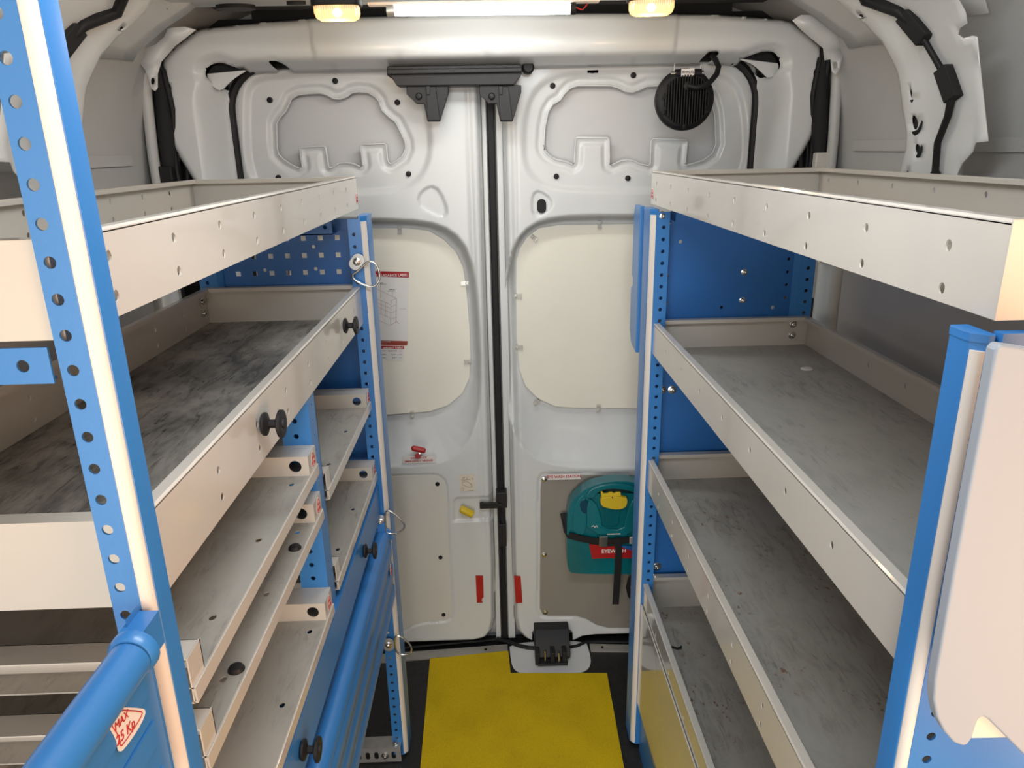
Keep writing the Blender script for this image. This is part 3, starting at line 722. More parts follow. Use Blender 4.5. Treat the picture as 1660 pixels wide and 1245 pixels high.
mb = MB().box(a[0], b[0], 1.9795, 1.9830, b[2], a[2]); mb.mat(1)
for i in range(4): mb.box(a[0]+0.0015+i*0.0032, a[0]+0.0032+i*0.0032, 1.9790, 1.9810, b[2]+0.002, a[2]-0.002)
obj('strap_label', mb, ['sticker_white', 'ink'], st)

# ================================================================== FLOOR THINGS
mp = [at(697, 1068, z=0.005), at(824, 1055, z=0.005), at(828, 1091, z=0.005), at(984, 1091, z=0.005), (0.318, 1.45, 0.005), (-0.238, 1.45, 0.005)]
mo = [(p[0], p[1]) for p in mp]
mo[-2] = (0.300, 1.0); mo[-1] = (-0.225, 1.0)
obj('floor_mat', MB().plate(mo, [], (0, 0, 0.001), (1, 0, 0), (0, 1, 0), 0.005), 'mat_yellow', bevel=0.0015,
    label='yellow grit anti-slip mat covering the aisle floor', category='floor mat')
# latch well and lower latch
well_o = smooth_closed([tuple(at(u, v, z=0.004)[:2]) for u, v in [(826, 1044), (827, 1060), (829, 1074), (833, 1084), (841, 1090), (852, 1093), (900, 1093), (938, 1091), (950, 1087), (957, 1079), (958, 1068), (954, 1052), (950, 1040), (890, 1038)]], 1)
cx_, cy_ = 0.148, 1.985
X0 = [(cx_+(a-cx_)*0.86, cy_+(b-cy_)*0.80) for a, b in well_o]
mb = MB(); n = len(well_o)
lev = [(well_o, 0.001), (well_o, 0.004), ([(cx_+(a-cx_)*0.97, cy_+(b-cy_)*0.96) for a, b in well_o], 0.005), (X0, 0.0022)]
for k, (pl, z) in enumerate(lev): mb.v += [(a, b, z) for a, b in pl]
for k in range(3):
    for i in range(n): mb.f.append((k*n+i, k*n+(i+1) % n, (k+1)*n+(i+1) % n, (k+1)*n+i)); mb.m.append(0)
mb.f.append(tuple(3*n+i for i in range(n))); mb.m.append(0)
struct('trim_10', mb, 'van_paint', smooth=60)
lt = thing('door_latch', (0.158, 2.01, 0.006), 'black lower door latch standing in the white well at the sill', 'latch')
a = at(866, 1023, y=2.03); b = at(922, 1050, y=2.03)
mb = MB(); mb.prism([(2.075, 0.0), (1.985, 0.0), (1.975, 0.015), (2.0, 0.06), (2.03, a[2]), (2.075, a[2])], (a[0], 0, 0.004), (0, 1, 0), (0, 0, 1), (b[0]-a[0], 0, 0))
obj('housing', mb, 'black_plastic', lt, bevel=0.003)
mb = MB()
for x0 in (0.100, 0.150, 0.188): mb.box(x0, x0+0.014, 1.955, 2.0, 0.006, 0.05)
mb.box(0.108, 0.205, 1.95, 1.975, 0.006, 0.014)
obj('striker', mb, 'black_plastic', lt, bevel=0.002)
obj('pin', MB().tube([(0.133, 1.965, 0.012), (0.133, 1.975, 0.045)], 0.003, 8), 'steel', lt)
obj('pin', MB().tube([(0.178, 1.962, 0.012), (0.178, 1.97, 0.04)], 0.004, 8), 'steel', lt)
# black floor seal by the latch
mb = MB(); mb.tube([at(u, v, z=0.006) for u, v in [(806, 1036), (822, 1040), (838, 1046), (856, 1050), (870, 1051)]], 0.007, 8)
mb.tube([at(u, v, z=0.006) for u, v in [(918, 1050), (935, 1047), (950, 1041), (970, 1040), (1040, 1042), (1200, 1046)]], 0.005, 8)
mb.tube([at(u, v, z=0.006) for u, v in [(806, 1036), (780, 1039), (700, 1046), (600, 1056), (450, 1066)]], 0.004, 8)
struct('trim_11', mb, 'black')

# ================================================================== RACKS
def hole_col(z0, z1, x, zs=1.534, p=0.0262, r=0.0036):
    k0 = math.ceil((z0+0.008-zs)/p); out = []
    z = zs+k0*p
    while z < z1-0.008: out.append((x, z)); z += p
    return out
def post(parent, side, xf, y0, z0, z1, wide=0.038, deep=0.050, strip=True, holes=True, n=12, cap=True, c=0.011, pitch=0.0262):
    """upright: a punched sheet face towards -y, a 45 degree white strip, a rounded blue front towards the aisle"""
    s = -side        # direction of the aisle (+1: towards +x)
    xi = xf - s*wide  # inner edge of the punched face
    mb = MB()
    xa, xb = (xi, xf-s*0.004)
    lo, hi = min(xa, xb), max(xa, xb)
    if holes:
        hs = [circ((xa+xb)/2, z, 0.0042, n) for _, z in hole_col(z0, z1, 0, p=pitch)]
    else: hs = []
    mb.plate([(lo, z0), (hi, z0), (hi, z1), (lo, z1)], hs, (0, y0+0.002, 0), (1, 0, 0), (0, 0, 1), 0.002)
    # aisle side shell
    prof = [(xf-s*0.004, y0), (xf, y0), (xf+s*c, y0+c), (xf+s*(c+0.001), y0+c+0.006), (xf+s*(c+0.001), y0+deep-0.004), (xf+s*(c-0.002), y0+deep), (xf-s*0.006, y0+deep), (xf-s*0.006, y0+0.004)]
    mb.prism(prof, (0, 0, z0), (1, 0, 0), (0, 1, 0), (0, 0, z1-z0))
    if cap:
        pr = [(p[0]+(p[0]-xf)*0.06, p[1]+(p[1]-y0-deep/2)*0.04) for p in prof]
        mb.prism(pr, (0, 0, z1), (1, 0, 0), (0, 1, 0), (0, 0, 0.006))
    o = obj('post', mb, 'blue', parent, smooth=30)
    if strip:
        mb = MB(); a = Vector((xf+s*0.0006, y0+0.0002, 0)); b = Vector((xf+s*(c-0.0006), y0+c-0.0008, 0)); d = (b-a)
        nrm = Vector((s, -1, 0)).normalized()
        pts = [a, a+nrm*0.0014+d*0.12, a+nrm*0.0026+d*0.5, a+nrm*0.0014+d*0.88, b, b-nrm*0.002, a-nrm*0.002]
        mb.prism([(p.x, p.y) for p in pts], (0, 0, z0+0.004), (1, 0, 0), (0, 1, 0), (0, 0, z1-z0-0.010))
        obj('trim_strip', mb, 'trim_white', o, smooth=50)
    return o
def load_mark(parent, o, ex, ey, sz, m=True):
    """white triangle-topped load sticker with red outline"""
    o, ex, ey = Vector(o), Vector(ex).normalized(), Vector(ey).normalized(); n = ex.cross(ey)
    out = smooth_closed([(-0.5*sz, -0.5*sz), (0.5*sz, -0.5*sz), (0.5*sz, 0.0), (0.15*sz, 0.75*sz), (-0.15*sz, 0.75*sz), (-0.5*sz, 0.0)], 1)
    mb = MB(); mb.plate(out, [], o, ex, ey, 0.0004)
    st_ = obj('load_sticker', mb, 'sticker_white', parent)
    if m:
        mb = MB(); loop = [o+ex*a*0.80+ey*(b*0.80+0.01*sz)+n*0.0007 for a, b in out]
        mb.tube(loop, sz*0.022, 4, closed=True)
        vs, fs = text_mesh('MAX', sz*0.26, ex, ey, o+ey*sz*0.20+n*0.0006); mb.add(vs, fs)
        vs, fs = text_mesh('25 Kp', sz*0.30, ex, ey, o-ey*sz*0.16+n*0.0006); mb.add(vs, fs)
        # third level is the deepest level, so the print is one mesh with the sticker
        me = st_.data; me.materials.append(MATS['red_ink'])
        bm = bmesh.new(); bm.from_mesh(me); wl = wloc(st_); base = [bm.verts.new(Vector(v)-wl) for v in mb.v]
        for f in mb.f:
            try: fa = bm.faces.new([base[i] for i in f]); fa.material_index = 1
            except ValueError: pass
        bm.to_mesh(me); bm.free()
    return st_
def bolt(parent, p, ax, r=0.006, name='bolt', m='steel'):
    obj(name, MB().lathe([(r*1.5, 0), (r*1.5, 0.001), (r, 0.002), (r*0.9, 0.006), (r*0.45, 0.007), (r*0.4, 0.004)], p, ax, 12), m, parent)
def pan(parent, side, xf, xb, y0, y1, z0, z1, floor_mat, hy=None, rows=(0.026, 0.060), ends=True, sticker_far=True, name='shelf', wallm='shelf_grey'):
    """deep sheet-metal shelf: punched front and back wall, end walls, rolled lips"""
    s = -side; mb = MB(); lo, hi = y0, y1; lip = 0.015
    hy = hy if hy is not None else [0.567+0.1320*k for k in range(12)]
    hs = [circ(y, z1-r, 0.0042, 10, 0.0048) for y in hy if lo+0.02 < y < hi-0.02 for r in rows if z1-r > z0+0.006]
    rect = [(lo, z0), (hi, z0), (hi, z1-0.003), (lo, z1-0.003)]
    mb.plate(rect, hs, (xf, 0, 0), (0, 1, 0), (0, 0, 1), 0.0015 if s < 0 else -0.0015)
    mb.plate(rect, hs, (xb, 0, 0), (0, 1, 0), (0, 0, 1), 0.0015)
    def lipy(xo, d):
        pf = [(0, -0.004), (0.0, -0.002), (0.002, 0), (lip-0.002, 0), (lip, -0.002), (lip, -0.008), (lip-0.0015, -0.008), (lip-0.002, -0.003), (0.002, -0.003)]
        mb.prism([(xo+d*a, z1+b) for a, b in pf], (0, lo, 0), (1, 0, 0), (0, 0, 1), (0, hi-lo, 0))
    lipy(xf, -s); lipy(xb, s)
    xa, xc = min(xf, xb), max(xf, xb)
    if ends:
        for yy, d in ((lo, 1), (hi, -1)):
            mb.box(xa-0.0003, xc+0.0003, yy-d*0.0010, yy+d*0.0004, z0, z1-0.0004) if d > 0 else mb.box(xa-0.0003, xc+0.0003, yy-0.0004, yy+0.0010, z0, z1-0.0004)
            mb.box(xa+0.0018, xc-0.0018, min(yy, yy+d*0.0015), max(yy, yy+d*0.0015), z0, z1-0.0032)
            mb.box(xa+0.002, xc-0.002, min(yy, yy+d*lip), max(yy, yy+d*lip), z1-0.003, z1-0.0005)
            mb.box(xa+0.002, xc-0.002, min(yy+d*lip, yy+d*(lip+0.0015)), max(yy+d*lip, yy+d*(lip+0.0015)), z1-0.009, z1-0.0005)
    mb.mat(1).box(xa+0.0015, xc-0.0015, lo+0.0015, hi-0.0015, z0, z0+0.002)
    o = obj(name, mb, [wallm, floor_mat], parent, smooth=40)
    if sticker_far:
        load_mark(o, (xf+s*0.0003, hi-0.014, z0+0.020), (0, s, 0), (0, 0, 1), 0.020)
    return o
def bobbin(parent, x, y, z, s):
    mb = MB()
    mb.lathe([(0.0125, 0.001), (0.0148, 0.003), (0.0148, 0.006), (0.010, 0.008), (0.0055, 0.010), (0.0055, 0.018), (0.012, 0.020), (0.0175, 0.0225), (0.0175, 0.0265), (0.013, 0.0275), (0.006, 0.0265), (0.0055, 0.0285), (0.002, 0.029)], (x, y, z), (s, 0, 0), 22)
    obj('knob', mb, 'black_plastic', parent, smooth=40)
def tray(parent, xf, xb, y0, y1, zf, mats=('shelf_grey', 'worn_plain'), slots=True, gap=0.0):
    """shallow open tray: flat bottom, folded front edge, box channels at both ends"""
    mb = MB()
    cs = []
    if slots:
        n = 0
        for yy in np.arange(y0+0.11, y1-0.06, 0.165): cs.append(circ(xf-0.022, yy, 0.004, 10, 0.0055))
    mb.mat(1).plate([(xb, y0), (xf, y0), (xf, y1), (xb, y1)], cs, (0, 0, zf), (1, 0, 0), (0, 1, 0), 0.0015); mb.mat(0)
    mb.prism([(xf-0.001, zf+0.0016), (xf+0.0015, zf+0.001), (xf+0.002, zf-0.016), (xf-0.012, zf-0.019), (xf-0.012, zf-0.0175), (xf, zf-0.0145), (xf-0.001, zf-0.002)], (0, y0, 0), (1, 0, 0), (0, 0, 1), (0, y1-y0, 0))
    mb.prism([(xb, zf), (xb+0.0015, zf), (xb+0.0015, zf+0.03), (xb, zf+0.03)], (0, y0, 0), (1, 0, 0), (0, 0, 1), (0, y1-y0, 0))
    h = 0.034; wd = 0.046
    for a, b, d in ((y0, y0+wd, 1), (y1-wd, y1, -1)):
        if d == 1: a, b = y0, y0+0.030
        face_y = b if d == 1 else a
        mb.box(xb, xf-0.0026, a+0.0002, b-0.0002, zf+h-0.0015, zf+h)                    # top
        mb.plate([(xb, zf+0.0015), (xf-0.001, zf+0.0015), (xf-0.001, zf+h), (xb, zf+h)], [circ(xf-0.022, zf+h*0.52, 0.0098, 16)], (0, face_y, 0), (1, 0, 0), (0, 0, 1), 0.0015)
        mb.box(xf-0.0025, xf-0.001, a, b, zf-0.016 if d == 1 else zf+0.0015, zf+h-0.0002)      # aisle side of the channel
    o = obj('tray', mb, list(mats), parent, smooth=40)
    load_mark(o, (xf-0.0008, y1-0.020, zf+0.016), (0, 1, 0), (0, 0, 1), 0.022)
    return o

# ---------------- left rack
XL, XLB = -0.297, -0.655
LR = thing('shelving_rack', (-0.475, 1.07, 0.0), 'blue-framed shelving rack along the left wall with black bobbin knobs and drop-down flaps', 'shelving rack', None)
post(LR, -1, -0.281, 0.491, 0.0, 1.765, wide=0.0215, deep=0.033, n=14, c=0.0092, pitch=0.0249)
pf = post(LR, -1, -0.285, 1.607, 0.008, 1.462, wide=0.028, deep=0.075, c=0.012)
post(LR, -1, XLB+0.030, 1.6505, 0.03, 1.462, wide=0.040, deep=0.035, strip=False)
post(LR, -1, XLB-0.016, 0.491, 0.0, 1.462, wide=0.040, deep=0.05, strip=False)
# middle post: folded blue channel standing on the blue rail
mb = MB(); hs = [circ(-0.324, z, 0.0042, 12) for _, z in hole_col(0.80, 1.232, 0)]
mb.plate([(-0.346, 0.805), (-0.302, 0.805), (-0.302, 1.232), (-0.346, 1.232)], hs, (0, 1.094, 0), (1, 0, 0), (0, 0, 1), 0.002)
hs = [circ(1.113, z-0.006, 0.0022, 8) for _, z in hole_col(0.80, 1.232, 0)]
mb.plate([(1.092, 0.790), (1.136, 0.790), (1.136, 1.232), (1.092, 1.232)], hs, (-0.302, 0, 0), (0, 1, 0), (0, 0, 1), 0.002)
mb.box(-0.346, -0.300, 1.134, 1.136, 0.805, 1.232)
obj('middle_post', mb, 'blue', LR)
# shelves
pan(LR, -1, XL, XLB, 0.497, 1.665, 1.480, 1.549, 'worn_light', rows=(0.022, 0.053), hy=[0.573+0.1210*k for k in range(11)])
s2 = pan(LR, -1, XL, XLB, 0.545, 1.648, 1.232, 1.315, 'worn_dark', rows=(0.033, 0.064), hy=[0.712+0.1335*k for k in range(8)])
for yy in (0.850, 1.377): bobbin(s2, XL+0.004, yy, 1.281, 1)
for dz in (0.050, 0.024): bolt(s2, (XLB+0.002, 1.615, 1.238+dz), (1, 0, 0), 0.006)
# trays, near bay and far bay
for zf in (1.118, 1.036, 0.853):
    t_ = tray(LR, XL+0.002, XLB+0.01, 0.575, 1.092, zf)
    if abs(zf-1.036) < 0.01:
        for u, v in ((383, 1083), (478, 887)):
            p = at(u, v, z=zf+0.004); obj('grommet', MB().lathe([(0.0095, -0.003), (0.0095, 0.002), (0.0075, 0.005), (0.003, 0.006)], (p[0], p[1], zf+0.0016), (0, 0, 1), 16), 'black_plastic', t_)
for zf in (1.046, 0.866): tray(LR, XL+0.002, XLB+0.01, 1.140, 1.604, zf)
# the blue rail below the trays
mb = MB(); hs = [circ(y, 0.815, 0.003, 8) for y in np.arange(0.66, 1.6, 0.1325)]
mb.plate([(0.568, 0.750), (1.606, 0.750), (1.606, 0.832), (0.568, 0.832)], hs, (XL+0.0015, 0, 0), (0, 1, 0), (0, 0, 1), 0.002)
hs = [circ(XL-0.018, y, 0.004, 10) for y in np.arange(0.70, 1.6, 0.265)]
mb.plate([(XL-0.040, 0.568), (XL+0.002, 0.568), (XL+0.002, 1.606), (XL-0.040, 1.606)], hs, (0, 0, 0.830), (1, 0, 0), (0, 1, 0), 0.002)
mb.box(XL-0.04, XL+0.0015, 0.568, 1.606, 0.750, 0.752)
rail = obj('rail', mb, 'blue', LR)
for yy in (0.833, 1.372): bobbin(rail, XL+0.0035, yy, 0.790, 1)
# lowest deep shelf and drop-down flap in front of it
pan(LR, -1, XL-0.02, XLB, 0.575, 1.635, 0.455, 0.560, 'worn_plain', sticker_far=False, hy=[0.66+0.1325*k for k in range(8)])
def flap(parent, y0, y1, zt, r, h, xc, xface):
    mb = MB()
    mb.tube([(xc, y0, zt-r), (xc, y1, zt-r)], r, 24)
    # ribbed face below the roll
    prof = [(xc+r*0.55, zt-r*1.4), (xface, zt-r*2.0)]
    z = zt-r*2.0
    prof += [(xface, z-h*0.22), (xface-0.003, z-h*0.25), (xface-0.003, z-h*0.38), (xface, z-h*0.41), (xface, z-h*0.62), (xface-0.003, z-h*0.65), (xface-0.003, z-h*0.78), (xface, z-h*0.81), (xface, z-h), (xface-0.014, z-h), (xface-0.014, zt-r*1.2)]
    mb.prism(prof, (0, y0, 0), (1, 0, 0), (0, 0, 1), (0, y1-y0, 0))
    f = obj('drop_flap', mb, 'blue', parent, smooth=40)
    return f
fl = flap(LR, 0.575, 1.598, 0.716, 0.019, 0.150, -0.292, -0.272)
load_mark(fl, (-0.2713, 1.555, 0.625), (0, 1, 0), (0, 0, 1), 0.024)
mb = MB(); mb.lathe([(0.020, 0), (0.024, 0.003), (0.024, 0.010), (0.015, 0.014)], (-0.292, 1.590, 0.698), (0, 1, 0), 18)
mb.box(-0.300, -0.282, 1.585, 1.607, 0.690, 0.735)
obj('flap_hinge', mb, 'blue', fl)
# near flap continuing towards the front of the van
p = at(207, 1075, y=0.445)
fz = float(p[2]); fx = float(p[0])
fl2 = flap(LR, -0.25, 0.447, fz+0.0152, 0.0152, 0.30, fx, fx-0.008)
sd = Vector((0.0, 0, -1.0)); sn = Vector((1.0, 0, 0.0)); ye = float(at(233, 1085, x=fx+0.006)[1]); s0 = Vector((fx+0.006, 0, fz-0.010))
mb = MB()
for k in range(6):
    a = s0+sd*(0.004+0.022*k)-sn*0.0015*(k % 2); b = a+sd*0.021
    mb.prism([(a.x, a.z), (b.x, b.z), (b.x-sn.x*0.006, b.z-sn.z*0.006), (a.x-sn.x*0.006, a.z-sn.z*0.006)], (0, -0.25, 0), (1, 0, 0), (0, 0, 1), (0, 0.25+ye, 0))
obj('ribbed_face', mb, 'blue', fl2)
def on_face(u, v):
    d = Vector(RC.T @ np.array([(u-830)/FPX, -(v-622.5)/FPX, -1.0])); t = (s0+sn*0.0004-Vector(CAM)).dot(sn)/d.dot(sn)
    return Vector(CAM)+d*t
def face_uv(p): q = p-s0; return (q.y, -q.dot(sd))
so = smooth_closed([face_uv(on_face(u, v)) for u, v in ((184, 1147), (190, 1146), (230, 1148), (236, 1152), (233, 1164), (222, 1185), (200, 1216), (193, 1219), (190, 1213), (188, 1198), (172, 1172))], 1)
si = smooth_closed([face_uv(on_face(u, v)) for u, v in ((188, 1151), (228, 1153), (230, 1157), (222, 1172), (197, 1209), (194, 1209), (192, 1194), (177, 1172))], 1)
mb = MB().plate(so, [], s0+sn*0.0003, (0, 1, 0), -sd, 0.0004)
mb.mat(1).tube([s0+sn*0.0009+Vector((0, a, 0))-sd*b for a, b in si], 0.0005, 4, closed=True)
ca = on_face(196, 1168); cb = on_face(203, 1186); ex_ = (on_face(222, 1170)-on_face(196, 1200)).normalized(); ey_ = sn.cross(ex_)
vs, fs = text_mesh('MAX', 0.0085, ex_, ey_, ca+sn*0.0005); mb.add(vs, fs)
vs, fs = text_mesh('25 Kp', 0.0105, ex_, ey_, cb+sn*0.0005); mb.add(vs, fs)
obj('load_sticker', mb, ['sticker_white', 'red_ink'], fl2, label='white MAX 25 Kp sticker')
mb = MB(); mb.lathe([(0.0178, 0), (0.0178, 0.006), (0.0155, 0.010)], (fx, 0.458, fz+0.001), (0, -1, 0), 20)
mb.box(fx-0.012, fx+0.006, 0.457, 0.488, fz-0.015, fz+0.014)
bx_ = float(at(229, 1066, y=0.478)[0])
mb.prism([(bx_, 0.468), (-0.281, 0.474), (-0.281, 0.4885), (bx_, 0.4885)], (0, 0, fz-0.40), (1, 0, 0), (0, 1, 0), (0, 0, 0.42))
obj('flap_hinge', mb, 'blue', fl2, bevel=0.002)
# cross bar under the top shelf, near end
mb = MB(); mb.plate([(XLB, 1.450), (-0.309, 1.450), (-0.309, 1.476), (XLB, 1.476)], [circ(-0.328, 1.463, 0.0045, 12)], (0, 0.494, 0), (1, 0, 0), (0, 0, 1), 0.002); mb.box(XLB, -0.314, 0.494, 0.505, 1.450, 1.452)
obj('cross_bar', mb, 'blue', LR)
# far end panel, punched at the top
sq = []
for r in range(3):
    for c in range(9):
        x, z = -0.350-0.0380*c-0.0015*r, 1.417-0.0383*r
        sq.append([(x-0.0055, z-0.0055), (x+0.0055, z-0.0055), (x+0.0055, z+0.0055), (x-0.0055, z+0.0055)])
for x, z in ((-0.405, 1.398), (-0.405, 1.348), (-0.520, 1.348)): sq.append(circ(x, z, 0.0042, 10))
for x, z, r_ in ((-0.310, 0.625, 0.010), (-0.310, 0.590, 0.004), (-0.310, 0.565, 0.008)): sq.append(circ(x, z, r_, 12))
mb = MB(); mb.plate([(XLB-0.002, 0.52), (XL-0.012, 0.52), (XL-0.012, 1.458), (XLB-0.002, 1.458)], sq, (0, 1.668, 0), (1, 0, 0), (0, 0, 1), 0.002)
mb.plate([(XLB, 1.430), (XL-0.050, 1.430), (XL-0.050, 1.462), (XLB, 1.462)], [circ(-0.362, 1.446, 0.0045, 12)], (0, 1.609, 0), (1, 0, 0), (0, 0, 1), 0.002)
mb.box(XLB, XL-0.05, 1.607, 1.655, 1.430, 1.432)
obj('end_panel', mb, 'blue_panel', LR)
# galvanised foot rail
mb = MB()
mb.plate([(-0.66, 0.004), (-0.290, 0.004), (-0.290, 0.050), (-0.66, 0.050)], [rrect(x-0.006, 0.014, x+0.006, 0.038, 0.0055, 3) for x in np.arange(-0.310, -0.64, -0.0235) if abs(x+0.3335) > 0.01], (0, 1.590, 0), (1, 0, 0), (0, 0, 1), 0.002)
mb.box(-0.66, -0.290, 1.588, 1.630, 0.050, 0.052)
fr = obj('foot_rail', mb, 'galv', LR)
bolt(fr, (-0.333, 1.588, 0.026), (0, -1, 0), 0.007); bolt(fr, (-0.305, 1.600, 0.052), (0, 0, 1), 0.006)
# lashing rings on the far post
def dring(px, tilt, y, plate_px):
    c = at(*plate_px, y=y)
    t_ = MB(); pr = obj('lashing_ring', (lambda q: (q.prism(rrect(-0.014, -0.020, 0.014, 0.018, 0.013, 5), (c[0], y, c[2]), (math.cos(tilt), 0, math.sin(tilt)), (-math.sin(tilt), 0, math.cos(tilt)), (0, -0.003, 0)), q)[1])(MB()), 'galv', LR, bevel=0.0008)
    mb = MB(); mb.tube([at(u, v, y=y-0.006) for u, v in px], 0.0024, 10, closed=True); obj('ring', mb, 'steel', pr, smooth=60)
    bolt(pr, (c[0], y-0.003, c[2]), (0, -1, 0), 0.006)
def smpx(p): return smooth_closed(p, 2)
dring(smpx([(597, 422), (611, 428), (617, 450), (608, 466), (590, 463), (572, 452), (572, 444), (580, 440)]), -0.7, 1.598, (579, 424))
dring(smpx([(624, 828), (634, 828), (655, 846), (656, 858), (640, 866), (626, 864), (624, 850)]), 0.0, 1.598, (617, 845))
dring(smpx([(640, 1030), (652, 1032), (668, 1048), (666, 1060), (650, 1062), (642, 1056), (640, 1044)]), 0.0, 1.598, (630, 1044))

# ---------------- right rack
XR, XRB = 0.362, 0.735
RR = thing('shelving_rack', (0.55, 1.07, 0.0), 'blue-framed shelving rack along the right wall with four deep grey shelves', 'shelving rack', None)
post(RR, 1, 0.3508, 0.492, 0.0, 1.461, wide=0.027, deep=0.034, n=14, c=0.0082, pitch=0.0249)
post(RR, 1, 0.358, 1.610, 0.012, 1.462, wide=0.030, deep=0.075, c=0.012)
post(RR, 1, XRB-0.030, 1.655, 0.03, 1.462, wide=0.036, deep=0.035, strip=False)
pan(RR, 1, XR-0.004, XRB, 0.500, 1.672, 1.476, 1.547, 'worn_light', rows=(0.026, 0.060), hy=[0.567+0.1320*k for k in range(9)])
r2 = pan(RR, 1, XR, XRB, 0.540, 1.652, 1.142, 1.214, 'worn_light', rows=(0.034, 0.067), hy=[0.693+0.1325*k for k in range(7)])
for dz in (0.048, 0.022): bolt(r2, (0.700, 1.650, 1.146+dz), (0, -1, 0), 0.006)
p = at(1308, 597, z=1.146)
obj('plug', MB().lathe([(0.0125, -0.002), (0.0125, 0.001), (0.010, 0.003), (0.004, 0.0035)], (p[0], p[1], 1.1445), (0, 0, 1), 18), 'plug_white', r2)
pan(RR, 1, XR, XRB, 0.540, 1.652, 0.800, 0.875, 'worn_rust', rows=(0.030, 0.062), hy=[0.693+0.1325*k for k in range(8)])
b4 = pan(RR, 1, XR, XRB, 0.540, 1.652, 0.425, 0.528, 'worn_rust', rows=(0.040,), hy=[0.66+0.1325*k for k in range(8)], sticker_far=False, name='bottom_shelf', wallm='shelf_gloss')
mb = MB().plate([(0.560, 0.16), (1.605, 0.16), (1.605, 0.470), (0.560, 0.470)], [rrect(1.065, 0.34, 1.110, 0.435, 0.02, 6)], (XR-0.004, 0, 0), (0, 1, 0), (0, 0, 1), 0.003)
fp = obj('front_panel', mb, 'shelf_gloss', RR, bevel=0.001)
obj('finger_slot', MB().box(XR+0.0, XR+0.004, 1.055, 1.12, 0.33, 0.445), 'blue', fp)
obj('base', MB().box(XR+0.006, XR+0.03, 0.57, 1.60, 0.0, 0.17).box(XRB-0.03, XRB, 0.57, 1.62, 0.0, 0.425), 'blue', RR)
mb = MB(); mb.plate([(XR+0.020, 0.10), (XRB-0.015, 0.10), (XRB-0.015, 1.458), (XR+0.020, 1.458)], [circ(0.428, 1.390, 0.004, 10), circ(0.533, 1.235, 0.004, 10)]+[circ(0.682, 1.405-0.030*i, 0.0038, 10) for i in range(6)]+[circ(0.655, 1.232, 0.0048, 10)],
        (0, 1.668, 0), (1, 0, 0), (0, 0, 1), 0.002)
mb.box(XR+0.04, XRB-0.03, 1.617, 1.664, 1.44, 1.462)
ep = obj('end_panel', mb, 'blue_panel', RR)
for u, v in ((1083, 362), (1079, 447), (1077, 492), (1207, 441), (1204, 487)): q = at(u, v, y=1.664); bolt(ep, (q[0], 1.666, q[2]), (0, -1, 0), 0.005)
for u, v in ((1074, 632), (1090, 632)): q = at(u, v, y=1.664); bolt(ep, (q[0], 1.666, q[2]), (0, -1, 0), 0.007)
for u, v in ((1070, 741), (1065, 919)): q = at(u, v, y=1.664); bolt(ep, (q[0], 1.666, q[2]), (0, -1, 0), 0.008)
q = at(1073, 350, y=1.612); bolt(ep, (q[0], 1.613, q[2]), (0, -1, 0), 0.007)
# side plate behind the far post
P = [(float(a[1]), float(a[2])) for a in (at(u, v, x=0.357) for u, v in ((1056, 331), (1043, 333), (1035, 352), (1033, 452), (1037, 462), (1036, 472), (1031, 478), (1030, 560), (1036, 580), (1050, 600)))]
P = [(1.70, 1.468), (1.765, 1.468), (1.778, 1.44), (1.778, 1.30), (1.765, 1.29), (1.765, 1.275), (1.785, 1.265), (1.785, 1.16), (1.765, 1.13), (1.70, 1.12)]
mb = MB(); mb.plate(P, [], (0.340, 0, 0), (0, 1, 0), (0, 0, 1), 0.012)
obj('side_plate', mb, 'blue', RR, bevel=0.002)
# near end panel of the right rack (bright blue punched sheet facing the camera) and cross bar
mb = MB(); hs = [circ(0.398, z, 0.0042, 14) for _, z in hole_col(0.3, 1.42, 0)]
mb.plate([(XR+0.014, 0.02), (XRB, 0.02), (XRB, 1.452), (XR+0.014, 1.452)], [circ(0.392, z, 0.0042, 14) for _, z in hole_col(0.3, 1.42, 0, p=0.0786)], (0, 0.4945, 0), (1, 0, 0), (0, 0, 1), 0.002)
mb.box(XR-0.004, XRB, 0.488, 0.498, 1.454, 1.469)
obj('end_panel', mb, 'blue', RR)

q = at(1095, 1050, z=0.430)
mb = MB(); mb.tube([(q[0]-0.018, q[1]+0.004, 0.4300), (q[0]-0.006, q[1]+0.002, 0.4305), (q[0]+0.004, q[1]-0.003, 0.4300), (q[0]+0.012, q[1]-0.001, 0.4305), (q[0]+0.016, q[1]+0.006, 0.4300)], 0.0028, 8, rr=[0.0018, 0.0028, 0.0022, 0.0030, 0.0016])
obj('scrap', mb, 'black', label='small dark scrap lying on the bottom shelf of the right rack', category='scrap')
# ---------------- plastic holder hung on the near end of the right rack
BY = 0.425
bo = [(1606, 552), (1597, 562), (1590, 600), (1560, 760), (1530, 925), (1503, 1085), (1501, 1120), (1506, 1146), (1518, 1170), (1534, 1188), (1547, 1193), (1556, 1190), (1563, 1180), (1568, 1163), (1573, 1150), (1580, 1146), (1588, 1150), (1660, 1222), (1800, 1370), (1850, 1200), (1850, 590)]
P = xz(bo, BY)
hb = thing('plastic_holder', (0.55, 0.425, 1.10), 'pale grey holder with notched lower edge on the near end of the right rack', 'holder')
obj('shell', MB().plate(P, [], (0, BY, 0), (1, 0, 0), (0, 0, 1), 0.010), 'bin_grey', hb, bevel=0.004, seg=3)
for hx in (0.42, 0.62):
    obj('hook', MB().box(hx-0.01, hx+0.01, BY-0.001, 0.4910, 1.40, 1.405).box(hx-0.01, hx+0.01, 0.4885, 0.4912, 1.37, 1.405), 'galv', hb)
P = xz([(1546, 1194), (1562, 1186), (1570, 1150), (1582, 1144), (1640, 1192)], BY+0.004)
